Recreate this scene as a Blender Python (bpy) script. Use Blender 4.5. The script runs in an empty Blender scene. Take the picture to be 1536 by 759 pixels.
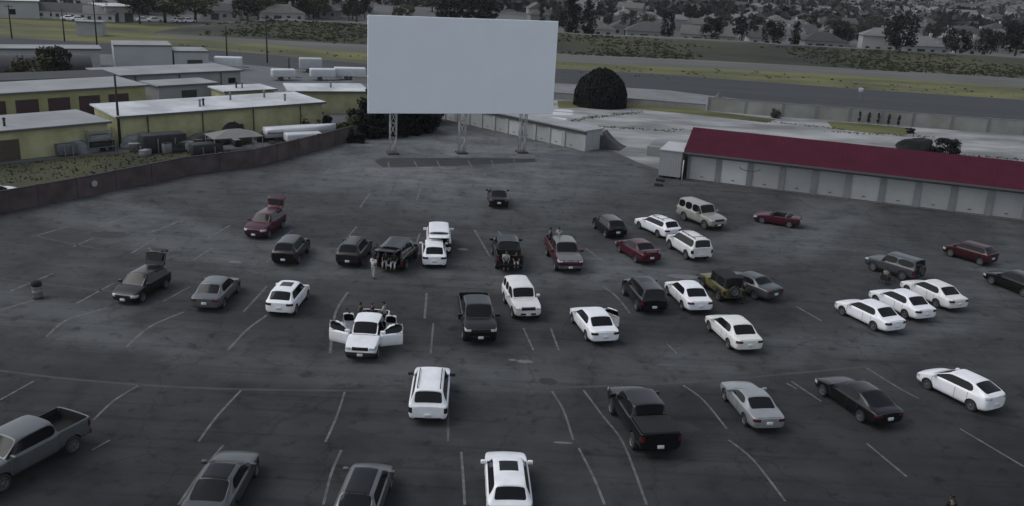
import bpy, bmesh, math, random
from mathutils import Vector, Matrix
from mathutils.bvhtree import BVHTree

random.seed(7)
sc = bpy.context.scene
COL = sc.collection
R = math.radians
PI = math.pi

# ------------------------------------------------------------------ camera
F, PITCH, ROLL, CAMH = 1352.0, 0.30958856, 0.05190028, 21.15
cd = bpy.data.cameras.new('camera')
cam = bpy.data.objects.new('camera', cd)
COL.objects.link(cam)
cd.sensor_fit = 'HORIZONTAL'
cd.sensor_width = 36.0
cd.lens = F / 1536.0 * 36.0
cd.clip_start = 0.5
cd.clip_end = 20000
cam.location = (0, 0, CAMH)
cp, sp = math.cos(PITCH), math.sin(PITCH)
right = Vector((1, 0, 0)); up = Vector((0, sp, cp)); fwd = Vector((0, cp, -sp))
c_, s_ = math.cos(ROLL), math.sin(ROLL)
cr = right * c_ + up * s_
cu = -right * s_ + up * c_
cam.matrix_world = Matrix(((cr.x, cu.x, -fwd.x, 0), (cr.y, cu.y, -fwd.y, 0), (cr.z, cu.z, -fwd.z, CAMH), (0, 0, 0, 1)))
sc.camera = cam

def G(px, py, z=0.0):
    """survey helper: spot on the level z seen at a photo pixel"""
    x = (px - 768) / F; y = -(py - 379.5) / F
    d = cr * x + cu * y + fwd
    t = (z - CAMH) / d.z
    return Vector((d.x * t, d.y * t, z))

# ------------------------------------------------------------------ materials
MATS = {}
def nt(m):
    m.use_nodes = True
    t = m.node_tree
    return t, t.nodes['Principled BSDF']

def mat(name, col, rough=0.6, var=0.0, scale=3.0, metal=0.0, coat=0.0, col2=None, bump=0.0, stretch=None, spec=0.5, detail=4.0, lo=0.32, hi=0.68):
    if name in MATS: return MATS[name]
    m = bpy.data.materials.new(name)
    t, b = nt(m)
    b.inputs['Base Color'].default_value = (*col, 1)
    b.inputs['Roughness'].default_value = rough
    b.inputs['Metallic'].default_value = metal
    b.inputs['Coat Weight'].default_value = coat
    b.inputs['Coat Roughness'].default_value = 0.08
    b.inputs['Specular IOR Level'].default_value = spec
    if var > 0 or col2 or bump:
        tc = t.nodes.new('ShaderNodeTexCoord')
        mp = t.nodes.new('ShaderNodeMapping')
        if stretch: mp.inputs['Scale'].default_value = stretch
        t.links.new(tc.outputs['Object'], mp.inputs['Vector'])
        n = t.nodes.new('ShaderNodeTexNoise')
        n.inputs['Scale'].default_value = scale
        n.inputs['Detail'].default_value = detail
        n.inputs['Roughness'].default_value = 0.6
        t.links.new(mp.outputs['Vector'], n.inputs['Vector'])
        r = t.nodes.new('ShaderNodeValToRGB')
        if col2 is None:
            a = tuple(max(0, c * (1 - var)) for c in col); bb = tuple(min(1, c * (1 + var)) for c in col)
        else:
            a, bb = col, col2
        r.color_ramp.elements[0].color = (*a, 1); r.color_ramp.elements[0].position = lo
        r.color_ramp.elements[1].color = (*bb, 1); r.color_ramp.elements[1].position = hi
        t.links.new(n.outputs['Fac'], r.inputs['Fac'])
        t.links.new(r.outputs['Color'], b.inputs['Base Color'])
        if bump:
            bp = t.nodes.new('ShaderNodeBump')
            bp.inputs['Strength'].default_value = bump
            t.links.new(n.outputs['Fac'], bp.inputs['Height'])
            t.links.new(bp.outputs['Normal'], b.inputs['Normal'])
    MATS[name] = m
    return m

def stripe_mat(name, col, col2, axis, freq, rough=0.6, duty=0.06, var=0.15):
    """panels with narrow grooves every 1/freq metres along an object axis"""
    if name in MATS: return MATS[name]
    m = bpy.data.materials.new(name); t, b = nt(m)
    tc = t.nodes.new('ShaderNodeTexCoord'); sx = t.nodes.new('ShaderNodeSeparateXYZ')
    t.links.new(tc.outputs['Object'], sx.inputs[0])
    mu = t.nodes.new('ShaderNodeMath'); mu.operation = 'MULTIPLY'; mu.inputs[1].default_value = freq
    t.links.new(sx.outputs[axis], mu.inputs[0])
    fr = t.nodes.new('ShaderNodeMath'); fr.operation = 'FRACT'; t.links.new(mu.outputs[0], fr.inputs[0])
    lt = t.nodes.new('ShaderNodeMath'); lt.operation = 'LESS_THAN'; lt.inputs[1].default_value = duty
    t.links.new(fr.outputs[0], lt.inputs[0])
    n = t.nodes.new('ShaderNodeTexNoise'); n.inputs['Scale'].default_value = 0.6; n.inputs['Detail'].default_value = 5
    t.links.new(tc.outputs['Object'], n.inputs['Vector'])
    r = t.nodes.new('ShaderNodeValToRGB')
    r.color_ramp.elements[0].color = (*[c * (1 - var) for c in col], 1); r.color_ramp.elements[0].position = .35
    r.color_ramp.elements[1].color = (*[c * (1 + var) for c in col], 1); r.color_ramp.elements[1].position = .65
    t.links.new(n.outputs['Fac'], r.inputs['Fac'])
    mx = t.nodes.new('ShaderNodeMix'); mx.data_type = 'RGBA'
    t.links.new(lt.outputs[0], mx.inputs[0]); t.links.new(r.outputs['Color'], mx.inputs[6])
    mx.inputs[7].default_value = (*col2, 1)
    t.links.new(mx.outputs[2], b.inputs['Base Color'])
    b.inputs['Roughness'].default_value = rough
    b.inputs['Specular IOR Level'].default_value = 0.12
    MATS[name] = m
    return m

def foliage(name, col, var=0.45):
    if name in MATS: return MATS[name]
    m = bpy.data.materials.new(name); t, b = nt(m)
    g = t.nodes.new('ShaderNodeNewGeometry'); oi = t.nodes.new('ShaderNodeObjectInfo')
    ad = t.nodes.new('ShaderNodeMath'); ad.operation = 'ADD'
    t.links.new(g.outputs['Random Per Island'], ad.inputs[0]); t.links.new(oi.outputs['Random'], ad.inputs[1])
    hf = t.nodes.new('ShaderNodeMath'); hf.operation = 'MULTIPLY'; hf.inputs[1].default_value = 0.5
    t.links.new(ad.outputs[0], hf.inputs[0])
    r = t.nodes.new('ShaderNodeValToRGB')
    r.color_ramp.elements[0].color = (*[c * (1 - var) for c in col], 1)
    r.color_ramp.elements[1].color = (*[c * (1 + var) for c in col], 1)
    t.links.new(hf.outputs[0], r.inputs['Fac'])
    t.links.new(r.outputs['Color'], b.inputs['Base Color'])
    b.inputs['Roughness'].default_value = 0.85
    b.inputs['Specular IOR Level'].default_value = 0.2
    MATS[name] = m
    return m

# ------------------------------------------------------------------ object helpers
def link(name, me, mats=None, parent=None, loc=None, rz=None):
    o = bpy.data.objects.new(name, me)
    COL.objects.link(o)
    if mats:
        for m in (mats if isinstance(mats, (list, tuple)) else [mats]): me.materials.append(m)
    if parent: o.parent = parent
    if loc is not None: o.location = loc
    if rz is not None: o.rotation_euler = (0, 0, rz)
    return o

def tag(o, label=None, cat=None, group=None, kind=None):
    if label: o['label'] = label
    if cat: o['category'] = cat
    if group: o['group'] = group
    if kind: o['kind'] = kind
    return o

def empty(name, loc=(0, 0, 0), rz=0.0):
    o = bpy.data.objects.new(name, None)
    COL.objects.link(o); o.location = loc; o.rotation_euler = (0, 0, rz)
    o.empty_display_size = 0.3
    return o

def tomesh(bm, name, smooth=False):
    me = bpy.data.meshes.new(name)
    bm.normal_update()
    bm.to_mesh(me); bm.free()
    if smooth:
        for p in me.polygons: p.use_smooth = True
    return me

def copy_tree(o, parent=None):
    c = o.copy(); COL.objects.link(c)
    if parent: c.parent = parent
    for ch in list(o.children): copy_tree(ch, c)
    return c

def box(bm, x0, x1, y0, y1, z0, z1, mi=0, M=None):
    vs = [Vector((x, y, z)) for z in (z0, z1) for y in (y0, y1) for x in (x0, x1)]
    if M: vs = [M @ v for v in vs]
    v = [bm.verts.new(p) for p in vs]
    for f in ((0, 2, 3, 1), (4, 5, 7, 6), (0, 1, 5, 4), (2, 6, 7, 3), (0, 4, 6, 2), (1, 3, 7, 5)):
        fc = bm.faces.new([v[i] for i in f]); fc.material_index = mi
    return v

def rbox(name, x0, x1, y0, y1, z0, z1, bev=0.02, seg=2):
    bm = bmesh.new(); box(bm, x0, x1, y0, y1, z0, z1)
    bmesh.ops.bevel(bm, geom=bm.edges[:], offset=bev, segments=seg, profile=.6, affect='EDGES')
    return tomesh(bm, name, True)

def poly_prism(bm, pts, z0, z1, mi=0, mi_top=None):
    n = len(pts)
    a = [bm.verts.new((p[0], p[1], z0)) for p in pts]; b = [bm.verts.new((p[0], p[1], z1)) for p in pts]
    f = bm.faces.new(b); f.material_index = mi if mi_top is None else mi_top
    f = bm.faces.new(a[::-1]); f.material_index = mi
    for i in range(n):
        f = bm.faces.new((a[i], a[(i + 1) % n], b[(i + 1) % n], b[i])); f.material_index = mi

def tube(bm, p, q, r0, r1=None, n=8, mi=0, cap=True):
    p, q = Vector(p), Vector(q)
    r1 = r0 if r1 is None else r1
    d = (q - p).normalized()
    a = d.orthogonal().normalized(); b = d.cross(a)
    A = [bm.verts.new(p + (a * math.cos(2 * PI * i / n) + b * math.sin(2 * PI * i / n)) * r0) for i in range(n)]
    B = [bm.verts.new(q + (a * math.cos(2 * PI * i / n) + b * math.sin(2 * PI * i / n)) * r1) for i in range(n)]
    for i in range(n):
        f = bm.faces.new((A[i], A[(i + 1) % n], B[(i + 1) % n], B[i])); f.material_index = mi
    if cap:
        bm.faces.new(A[::-1]).material_index = mi; bm.faces.new(B).material_index = mi

def lathe(bm, prof, n=20, axis='Z', mi=0):
    rings = []
    for r, h in prof:
        ring = []
        for i in range(n):
            a = 2 * PI * i / n
            if axis == 'Z': v = (r * math.cos(a), r * math.sin(a), h)
            else: v = (r * math.cos(a), h, r * math.sin(a))
            ring.append(bm.verts.new(v))
        rings.append(ring)
    for A, B in zip(rings, rings[1:]):
        for i in range(n):
            f = bm.faces.new((A[i], A[(i + 1) % n], B[(i + 1) % n], B[i])); f.material_index = mi
    return rings

def sheet(name, pts, z, m, label=None, kind='structure'):
    bm = bmesh.new()
    bm.faces.new([bm.verts.new((p[0], p[1], z)) for p in pts])
    o = link(name, tomesh(bm, name), m)
    o['kind'] = kind
    if label: o['label'] = label
    return o

def evaluated(me_obj):
    dg = bpy.context.evaluated_depsgraph_get()
    e = me_obj.evaluated_get(dg)
    return bpy.data.meshes.new_from_object(e)

# ------------------------------------------------------------------ vehicle builder
GLASS = mat('dark_glass', (0.008, 0.009, 0.011), 0.08, spec=0.22)
RUB = mat('tyre_rubber', (0.018, 0.018, 0.019), 0.85)
UNDER = mat('underbody', (0.008, 0.008, 0.008), 0.9)
RIM = mat('alloy_rim', (0.20, 0.205, 0.21), 0.4, metal=0.7)
RIMD = mat('steel_rim', (0.10, 0.10, 0.105), 0.45, metal=0.6)
TAIL = mat('tail_lamp_lens', (0.075, 0.010, 0.014), 0.2, coat=0.3)
TAILC = mat('dark_tail_lamp_lens', (0.028, 0.012, 0.013), 0.2, coat=0.3)
HEAD = mat('head_lamp_lens', (0.40, 0.42, 0.45), 0.12, coat=0.5)
GRILLE = mat('black_grille', (0.012, 0.012, 0.013), 0.4)
PLASTIC = mat('black_trim', (0.02, 0.02, 0.021), 0.55)
CHROME = mat('chrome', (0.45, 0.46, 0.48), 0.18, metal=1.0)
PLATE = mat('licence_plate', (0.55, 0.56, 0.58), 0.5, var=.1, scale=20)
CABIN = mat('cabin_trim', (0.015, 0.015, 0.016), 0.8)
LEATHER = mat('grey_seat', (0.09, 0.09, 0.09), 0.7)
CLOTH_TOP = mat('black_canvas', (0.010, 0.010, 0.011), 0.95)

def paint(name, col, metal=0.0, rough=0.32):
    return mat(name, col, rough, var=0.10, scale=1.3, metal=metal, coat=0.25, spec=0.35)
P = dict(
    white=paint('white_car_paint', (0.76, 0.77, 0.79)),
    pearl=paint('pearl_white_car_paint', (0.66, 0.66, 0.65)),
    cream=paint('pale_green_white_car_paint', (0.66, 0.67, 0.635)),
    silver=paint('silver_car_paint', (0.30, 0.31, 0.32), 0.4),
    pewter=paint('pewter_highlight_paint', (0.17, 0.175, 0.17), 0.4),
    grey=paint('grey_car_paint', (0.075, 0.08, 0.085), 0.4),
    beige=paint('beige_car_paint', (0.30, 0.29, 0.27), 0.2),
    black=paint('black_car_paint', (0.006, 0.006, 0.007), 0.0, 0.25),
    gun=paint('gunmetal_car_paint', (0.12, 0.125, 0.13), 0.4),
    char=paint('charcoal_car_paint', (0.018, 0.019, 0.021), 0.3),
    red=paint('dark_red_car_paint', (0.060, 0.008, 0.015), 0.15),
    maroon=paint('maroon_car_paint', (0.035, 0.006, 0.009), 0.15),
    olive=paint('olive_car_paint', (0.115, 0.105, 0.035), 0.0),
)

DEF = dict(L=4.75, W=1.82, H=1.48, wb=2.75, fo=0.93, wr=0.32, gc=0.2, kind='car',
           zsf=0.66, zhf=0.74, zcowl=0.97, belt=0.91, zdeck=1.01, cowl=1.08, rf=0.34, rr=-1.08, bl=-1.76,
           wroof=0.65, crease=0.15, pillars=(-0.35,), nosew=0.80, tailw=0.88, glass_end=0.0, in_=0.05, mid=0.55, tumble=None)
STY = dict(
    sedan=dict(),
    sedan_old=dict(H=1.42, crease=.35, zhf=.78, zsf=.72, zdeck=1.04, L=4.8, rr=-.9, bl=-1.5),
    fastback=dict(L=4.95, W=1.87, H=1.42, rr=-.9, bl=-2.0, zdeck=1.0, wb=2.95, fo=.9, rf=.2, cowl=1.05, pillars=(-.4,)),
    coupe=dict(L=4.6, W=1.76, H=1.34, wb=2.65, rr=-.75, bl=-1.5, zdeck=.96, belt=.88, zcowl=.92, pillars=(), rf=.15, cowl=.85),
    hatch=dict(L=4.25, W=1.76, H=1.48, wb=2.6, fo=.85, rr=-1.45, bl=-1.95, zdeck=1.04, rf=.4, cowl=1.05, pillars=(-.3, -1.15), belt=.96),
    liftback=dict(L=4.46, W=1.745, H=1.52, wb=2.7, fo=.9, rr=-1.15, bl=-2.02, zdeck=1.17, rf=.25, cowl=1.15, pillars=(-.35,), belt=.96, zhf=.72, zcowl=1.02),
    wagon=dict(L=4.7, W=1.74, H=1.50, wb=2.65, rr=-1.75, bl=-2.2, zdeck=1.0, rf=.3, cowl=.95, pillars=(-.4, -1.25), belt=.94),
    crossover=dict(L=4.5, W=1.83, H=1.66, wb=2.66, fo=.9, wr=.35, gc=.26, rr=-1.75, bl=-2.1, zdeck=1.12, rf=.4, cowl=1.0, zhf=.9, zsf=.84, zcowl=1.1, belt=1.06,
                   pillars=(-.35, -1.2), crease=.25, wroof=.6, mid=.65),
    suv=dict(L=4.75, W=1.88, H=1.80, wb=2.85, fo=.9, wr=.38, gc=.3, rr=-2.1, bl=-2.27, zdeck=1.14, rf=.5, cowl=1.1, zhf=1.0, zsf=.94, zcowl=1.16, belt=1.10,
             pillars=(-.4, -1.3), crease=.4, wroof=.63, mid=.7),
    boxy=dict(split_win=True, L=4.3, W=1.78, H=1.68, wb=2.58, fo=.78, wr=.36, gc=.3, rr=-1.95, bl=-2.08, zdeck=1.06, rf=.35, cowl=.75, zhf=.98, zsf=.94, zcowl=1.06, belt=1.04,
              pillars=(-.4, -1.2), crease=.6, wroof=.72, mid=.66, nosew=.9, tailw=.95),
    bigbox=dict(split_win=True, L=4.85, W=1.95, H=1.92, wb=2.85, fo=.85, wr=.40, gc=.34, rr=-2.2, bl=-2.36, zdeck=1.18, rf=.55, cowl=.95, zhf=1.08, zsf=1.02, zcowl=1.18, belt=1.14,
                pillars=(-.35, -1.3), crease=.55, wroof=.72, mid=.74, nosew=.88, tailw=.95),
    crew=dict(split_win=True, kind='pickup', L=5.7, W=1.98, H=1.88, wb=3.6, fo=1.0, wr=.40, gc=.38, rr=-.95, bl=-1.1, zdeck=1.36, rf=.75, cowl=1.4, zhf=1.12, zsf=1.06, zcowl=1.26, belt=1.22,
              pillars=(-.1,), crease=.35, wroof=.70, mid=.8, nosew=.9, tailw=.97),
    ext=dict(split_win=True, kind='pickup', L=5.1, W=1.78, H=1.72, wb=3.2, fo=.85, wr=.36, gc=.34, rr=-.75, bl=-.86, zdeck=1.2, rf=.55, cowl=1.15, zhf=1.0, zsf=.94, zcowl=1.12, belt=1.08,
             pillars=(-.15,), crease=.4, wroof=.70, mid=.7, nosew=.9, tailw=.97),
    roadster=dict(kind='open', L=4.1, W=1.72, H=1.22, wb=2.4, fo=.85, wr=.31, gc=.16, rr=-.75, bl=-.95, zdeck=.93, rf=.2, cowl=.55, zhf=.7, zsf=.64, zcowl=.88, belt=.86,
                  pillars=(), crease=.15, mid=.5),
    jeep=dict(split_win=True, L=3.75, W=1.5, H=1.82, wb=2.42, fo=.55, wr=.40, gc=.42, rr=-1.72, bl=-1.85, zdeck=1.08, rf=.3, cowl=.45, zhf=1.04, zsf=.98, zcowl=1.08, belt=1.06,
              pillars=(-.55,), crease=.8, wroof=.86, mid=.72, nosew=.93, tailw=.98),
)

def ring_hood(S, x, w, zb, zs, zt, wide=.75):
    return [(x, 0, zb), (x, w * .82, zb), (x, w * .965, zb + .09), (x, w, S['mid']), (x, w * .975, zs), (x, w * .93, zs + (zt - zs) * .45),
            (x, w * wide, zt - .015), (x, w * .4, zt + .005), (x, 0, zt + .012)]

def ring_roof(S, xl, xt, w, zb, zs):
    wr = S['wroof'] * w * 1.12 if S['wroof'] < .8 else S['wroof'] * w
    H = S['H']
    xm = xl * .85 + xt * .15
    return [(xl, 0, zb), (xl, w * .82, zb), (xl, w * .965, zb + .09), (xl, w, S['mid']), (xl, w * .985, zs), (xm, w * .93, zs + .035),
            (xt, wr, H - .075), (xt, wr * .6, H - .012), (xt, 0, H)]

def car_shell(S):
    """smooth car shell; returns (mesh, material slot order). slots: 0 paint 1 windscreen 2 rear glass 3 side glass 4 under 5.. features"""
    L, W, H = S['L'], S['W'], S['H']
    w = W / 2; nose = L / 2; tail = -L / 2; zb = S['gc']; belt = S['belt']
    pick, openc = S['kind'] == 'pickup', S['kind'] == 'open'
    rings = []; roles = []
    def add(r, role): rings.append(r); roles.append(role)
    zd = S['zdeck']
    zst = min(belt - .02, zd - .06)
    if pick:
        rail = zd; fl = zb + .42
        def bedring(x, inner):
            r = ring_hood(S, x, w * .99, zb + .06, rail - .05, rail, .86)
            if inner:
                r[6] = (x, w * .85, fl); r[7] = (x, w * .5, fl); r[8] = (x, 0, fl)
            return r
        t0 = ring_hood(S, tail, w * S['tailw'], zb + .12, rail - .06, rail - .01, .86); add(t0, 'tail')
        if S.get('gate_down'):
            rr_ = bedring(tail, True); rr_ = [(tail + .001, y * S['tailw'], z) for _, y, z in rr_]
            rings[-1] = rr_
        else:
            add(bedring(tail + .09, False), 'deck'); add(bedring(tail + .10, True), 'bed')
        add(bedring(tail + .35, True), 'bed')
        add(bedring(S['bl'] - .03, True), 'bed')
        r = bedring(S['bl'], True)
        for i in (6, 7, 8): r[i] = (S['bl'], r[i][1] * (.80 if i == 6 else .8), belt + .02)
        add(r, 'cabbase')
        add(ring_roof(S, S['bl'] + .03, S['rr'], w, zb, belt), 'roof')
    elif openc:
        add(ring_hood(S, tail, w * S['tailw'], zb + .18, zst - .08, zd - .09), 'tail')
        add(ring_hood(S, tail + .16, w * .96, zb + .08, zst, zd - .02), 'deck')
        add(ring_hood(S, S['bl'], w, zb, belt - .02, zd), 'deck')
        for x in (S['bl'] + .03, 0, S['cowl'] - .05):
            r = ring_hood(S, x, w, zb, belt - .02, zd - .03, .80)
            r[5] = (x, w * .92, belt + .01)
            r[6] = (x, w * .80, belt - .02) if False else (x, w * .82, .42); r[7] = (x, w * .5, .36); r[8] = (x, 0, .40)
            add(r, 'pit')
    else:
        add(ring_hood(S, tail, w * S['tailw'], zb + .18, zst - .1, zd - .1), 'tail')
        if S['bl'] > tail + .3:
            add(ring_hood(S, tail + .14, w * .965, zb + .08, zst - .02, zd - .03), 'deck')
        add(ring_hood(S, S['bl'], w * (.985 if S['bl'] < tail + .3 else 1), zb + .03, belt, zd, .78), 'blbase')
        xl = S['rr'] - (.30 if S['bl'] < S['rr'] - .45 else .04)
        add(ring_roof(S, xl, S['rr'], w, zb, belt), 'roof')
    if not openc:
        for x in sorted(S['pillars']): add(ring_roof(S, x, x, w, zb, belt), 'roof')
        add(ring_roof(S, S['rf'] + (S['cowl'] - S['rf']) * .35, S['rf'], w, zb, belt), 'rf')
    add(ring_hood(S, S['cowl'], w, zb, belt - .01, S['zcowl'], .80), 'cowl')
    xm = (S['cowl'] + nose) / 2
    add(ring_hood(S, xm, w, zb, (belt + S['zsf']) / 2, (S['zcowl'] + S['zhf']) / 2 + .035), 'hood')
    add(ring_hood(S, nose - .2, w * .95, zb, S['zsf'], S['zhf']), 'hood')
    add(ring_hood(S, nose, w * S['nosew'], zb + .1, S['zsf'] - .08, S['zhf'] - .1), 'nose')
    bm = bmesh.new()
    cl = bm.edges.layers.float.new('crease_edge'); vl = bm.verts.layers.float.new('crease_vert')
    V = []
    for r in rings:
        lft = [bm.verts.new(p) for p in r]
        rgt = [lft[0]] + [bm.verts.new((p[0], -p[1], p[2])) for p in r[1:-1]] + [lft[-1]]
        V.append((lft, rgt))
    n = len(rings[0])
    tags = {}
    for i in range(len(rings) - 1):
        a, b = roles[i], roles[i + 1]
        for side in (0, 1):
            A, B = V[i][side], V[i + 1][side]
            for k in range(n - 1):
                q = (A[k], A[k + 1], B[k + 1], B[k]) if side == 0 else (A[k], B[k], B[k + 1], A[k + 1])
                f = bm.faces.new(q)
                key = None
                if (a, b) == ('rf', 'cowl') and k >= 6: key = 'ws'
                if (a, b) in (('blbase', 'roof'), ('cabbase', 'roof')) and k >= 6: key = 'bl'
                if k == 5 and a in ('roof', 'rf') and b in ('roof', 'rf', 'cowl'):
                    key = ('s', side, (i if a != 'rf' else i - 1) if S.get('split_win') else 0)
                    if b == 'cowl' and S.get('pillars') == () and False: key = None
                if key: tags.setdefault(key, []).append(f)
                if a == 'bed' or a == 'pit' or (b == 'pit' and k >= 5) or (b in ('bed', 'cabbase') and k >= 6):
                    if k >= 5: f.material_index = 4
                if k <= 0: f.material_index = 4
    for i, flip in ((0, False), (len(rings) - 1, True)):
        l, r = V[i]
        for k in range(n - 1):
            vs = [l[k], l[k + 1], r[k + 1], r[k]]
            u = []
            for v in vs:
                if v not in u: u.append(v)
            if not flip: u = u[::-1]
            bm.faces.new(u[::-1] if False else u)
    bmesh.ops.recalc_face_normals(bm, faces=bm.faces[:])
    cr_ = S['crease']
    for i in range(len(rings)):
        for side in (0, 1):
            Vv = V[i][side]
            if roles[i] in ('nose', 'tail'):
                for k in range(1, n - 1):
                    e = bm.edges.get((Vv[k], Vv[k + 1]))
                    if e: e[cl] = min(1, cr_ * 1.1)
            if roles[i] in ('cowl', 'blbase', 'rf') or (roles[i] == 'roof' and roles[i - 1] in ('blbase', 'cabbase')):
                for k in range(5, n - 1):
                    e = bm.edges.get((Vv[k], Vv[k + 1]))
                    if e: e[cl] = max(.35, cr_)
            if i < len(rings) - 1:
                Vn = V[i + 1][side]
                for k, c in ((4, max(.3, cr_)), (6, max(.35, cr_ * 1.2)), (1, .3), (5, .4)):
                    e = bm.edges.get((Vv[k], Vn[k]))
                    if e: e[cl] = min(1, c)
                if roles[i] in ('bed', 'cabbase', 'pit', 'deck') and roles[i + 1] in ('bed', 'cabbase', 'pit', 'cowl'):
                    for k in (4, 5, 6):
                        e = bm.edges.get((Vv[k], Vn[k]))
                        if e: e[cl] = .9
            if roles[i] in ('bed', 'cabbase', 'pit') or (pick and roles[i] == 'deck'):
                for k in range(4, n - 1):
                    e = bm.edges.get((Vv[k], Vv[k + 1]))
                    if e: e[cl] = .9
    tall_ = S['H'] > 1.58
    glass_slot = {'ws': 1, 'bl': 2}
    for key, fs in tags.items():
        slot = glass_slot.get(key, 3)
        th = S['in_'] if slot != 3 else S['in_'] * (.45 if S.get('split_win') else .6)
        fs = [f for f in fs if f.is_valid]
        bmesh.ops.inset_region(bm, faces=fs, thickness=th, depth=-0.012, use_even_offset=True, use_boundary=True)
        fset = set(fs)
        for v in set(v for f in fs for v in f.verts):
            if sum(1 for g in v.link_faces if g in fset) == 1: v[vl] = 1.0 if S.get('split_win') or (tall_ and slot == 2) else .7
        for f in fs:
            f.material_index = slot
            for e in f.edges:
                if any(g not in fset for g in e.link_faces): e[cl] = max(e[cl], .97 if S.get('split_win') else .9 if slot == 3 else .8)
    me = tomesh(bm, 'shell')
    o = bpy.data.objects.new('tmp', me); COL.objects.link(o)
    for i in range(5): me.materials.append(UNDER)
    md = o.modifiers.new('s', 'SUBSURF'); md.levels = 2; md.subdivision_type = 'CATMULL_CLARK'
    # wheel wells
    bc = bmesh.new()
    xf = nose - S['fo']; xr = xf - S['wb']
    for x in (xf, xr):
        for s in (1, -1):
            y0, y1 = s * (w - .30), s * (w + .12)
            tube(bc, (x, y0, S['wr']), (x, y1, S['wr']), S['wr'] * 1.17, n=28, mi=4)
    bmesh.ops.recalc_face_normals(bc, faces=bc.faces[:])
    mc = tomesh(bc, 'cut')
    for i in range(5): mc.materials.append(UNDER)
    oc = bpy.data.objects.new('tmpc', mc); COL.objects.link(oc)
    me1 = evaluated(o)
    # exact overall size after smoothing
    xs = [v.co.x for v in me1.vertices]; ys = [v.co.y for v in me1.vertices]; zs = [v.co.z for v in me1.vertices]
    kx = L / (max(xs) - min(xs)); ky = W / (max(ys) - min(ys)); kz = ((.97 if openc else H) - zb) / (max(zs) - min(zs))
    mx = (max(xs) + min(xs)) / 2; mz = min(zs)
    for v in me1.vertices:
        v.co = ((v.co.x - mx) * kx, v.co.y * ky, zb + (v.co.z - mz) * kz)
    o2 = bpy.data.objects.new('tmp2', me1); COL.objects.link(o2)
    b = o2.modifiers.new('b', 'BOOLEAN'); b.operation = 'DIFFERENCE'; b.solver = 'EXACT'; b.object = oc
    me2 = evaluated(o2)
    for q in (o, o2, oc): bpy.data.objects.remove(q)
    return me2, xf, xr

def mark(bm, slot, x0, x1, y0, y1, z0, z1, test, allow=(0,), both=True):
    """cut the outline of a lamp, grille or flap into the shell and give its faces a slot"""
    sides = ((y0, y1), (-y1, -y0)) if both else ((y0, y1),)
    for a, b in sides:
        lo, hi = Vector((x0, a, z0)), Vector((x1, b, z1))
        def hit(f):
            if f.material_index not in allow: return False
            cs = [v.co for v in f.verts]
            return all(min(c[i] for c in cs) < hi[i] + .01 and max(c[i] for c in cs) > lo[i] - .01 for i in range(3))
        cand = [f for f in bm.faces if hit(f)]
        for ax in range(3):
            for val in (lo[ax], hi[ax]):
                if not cand: continue
                g = set(cand)
                for f in cand: g.update(f.edges); g.update(f.verts)
                no = [0, 0, 0]; no[ax] = 1; co = [0, 0, 0]; co[ax] = val
                res = bmesh.ops.bisect_plane(bm, geom=list(g), dist=1e-5, plane_co=co, plane_no=no)
                cand = [f for f in set(cand) | set(q for q in res['geom'] if isinstance(q, bmesh.types.BMFace)) if f.is_valid and hit(f)]
        for f in cand: f.normal_update()
        for f in cand:
            c = f.calc_center_median()
            if all(lo[i] - 1e-4 <= c[i] <= hi[i] + 1e-4 for i in range(3)) and test(f.normal, c): f.material_index = slot

def split(bm, slot):
    """faces of a slot as a list of separate bmeshes (one per island)"""
    fs = set(f for f in bm.faces if f.material_index == slot)
    out = []
    while fs:
        st = [fs.pop()]; isl = list(st)
        while st:
            f = st.pop()
            for e in f.edges:
                for g in e.link_faces:
                    if g in fs: fs.remove(g); st.append(g); isl.append(g)
        out.append(isl)
    return out

def island_mesh(isl, name, push=0.0):
    nb = bmesh.new(); mp = {}
    for f in isl:
        vs = []
        for v in f.verts:
            if v not in mp: mp[v] = nb.verts.new(v.co + v.normal * push)
            vs.append(mp[v])
        try: nb.faces.new(vs)
        except ValueError: pass
    return tomesh(nb, name, True)

WHEELS = {}
def wheel_meshes(kind):
    if kind in WHEELS: return WHEELS[kind]
    bm = bmesh.new()      # unit radius tyre, axis y, outer face at y=+0.3
    lathe(bm, [(.66, -.30), (.90, -.31), (.97, -.26), (1.0, -.16), (1.0, .16), (.97, .26), (.90, .31), (.68, .30), (.66, .24)], 26, 'Y')
    bmesh.ops.recalc_face_normals(bm, faces=bm.faces[:])
    t = tomesh(bm, 'tyre', True)
    bm = bmesh.new()
    ns = {'alloy': 5, 'steel': 8, 'truck': 6}[kind]
    rings = lathe(bm, [(.68, .27), (.62, .28), (.58, .20), (.57, .08)], 26, 'Y')
    bm.faces.new(rings[-1])
    for i in range(ns):
        M = Matrix.Rotation(2 * PI * i / ns, 4, 'Y')
        wd = .10 if kind == 'alloy' else .085
        box(bm, .08, .62, -wd, wd, .16, .25, 0, M @ Matrix(((1, 0, 0, 0), (0, 0, 1, 0), (0, 1, 0, 0), (0, 0, 0, 1))))
    lathe(bm, [(.16, .14), (.16, .26), (.06, .29), (.005, .29)], 12, 'Y')
    bmesh.ops.recalc_face_normals(bm, faces=bm.faces[:])
    r = tomesh(bm, 'rim', False)
    t.materials.append(RUB); r.materials.append(RIM if kind != 'steel' else RIMD)
    WHEELS[kind] = (t, r)
    return WHEELS[kind]

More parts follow.
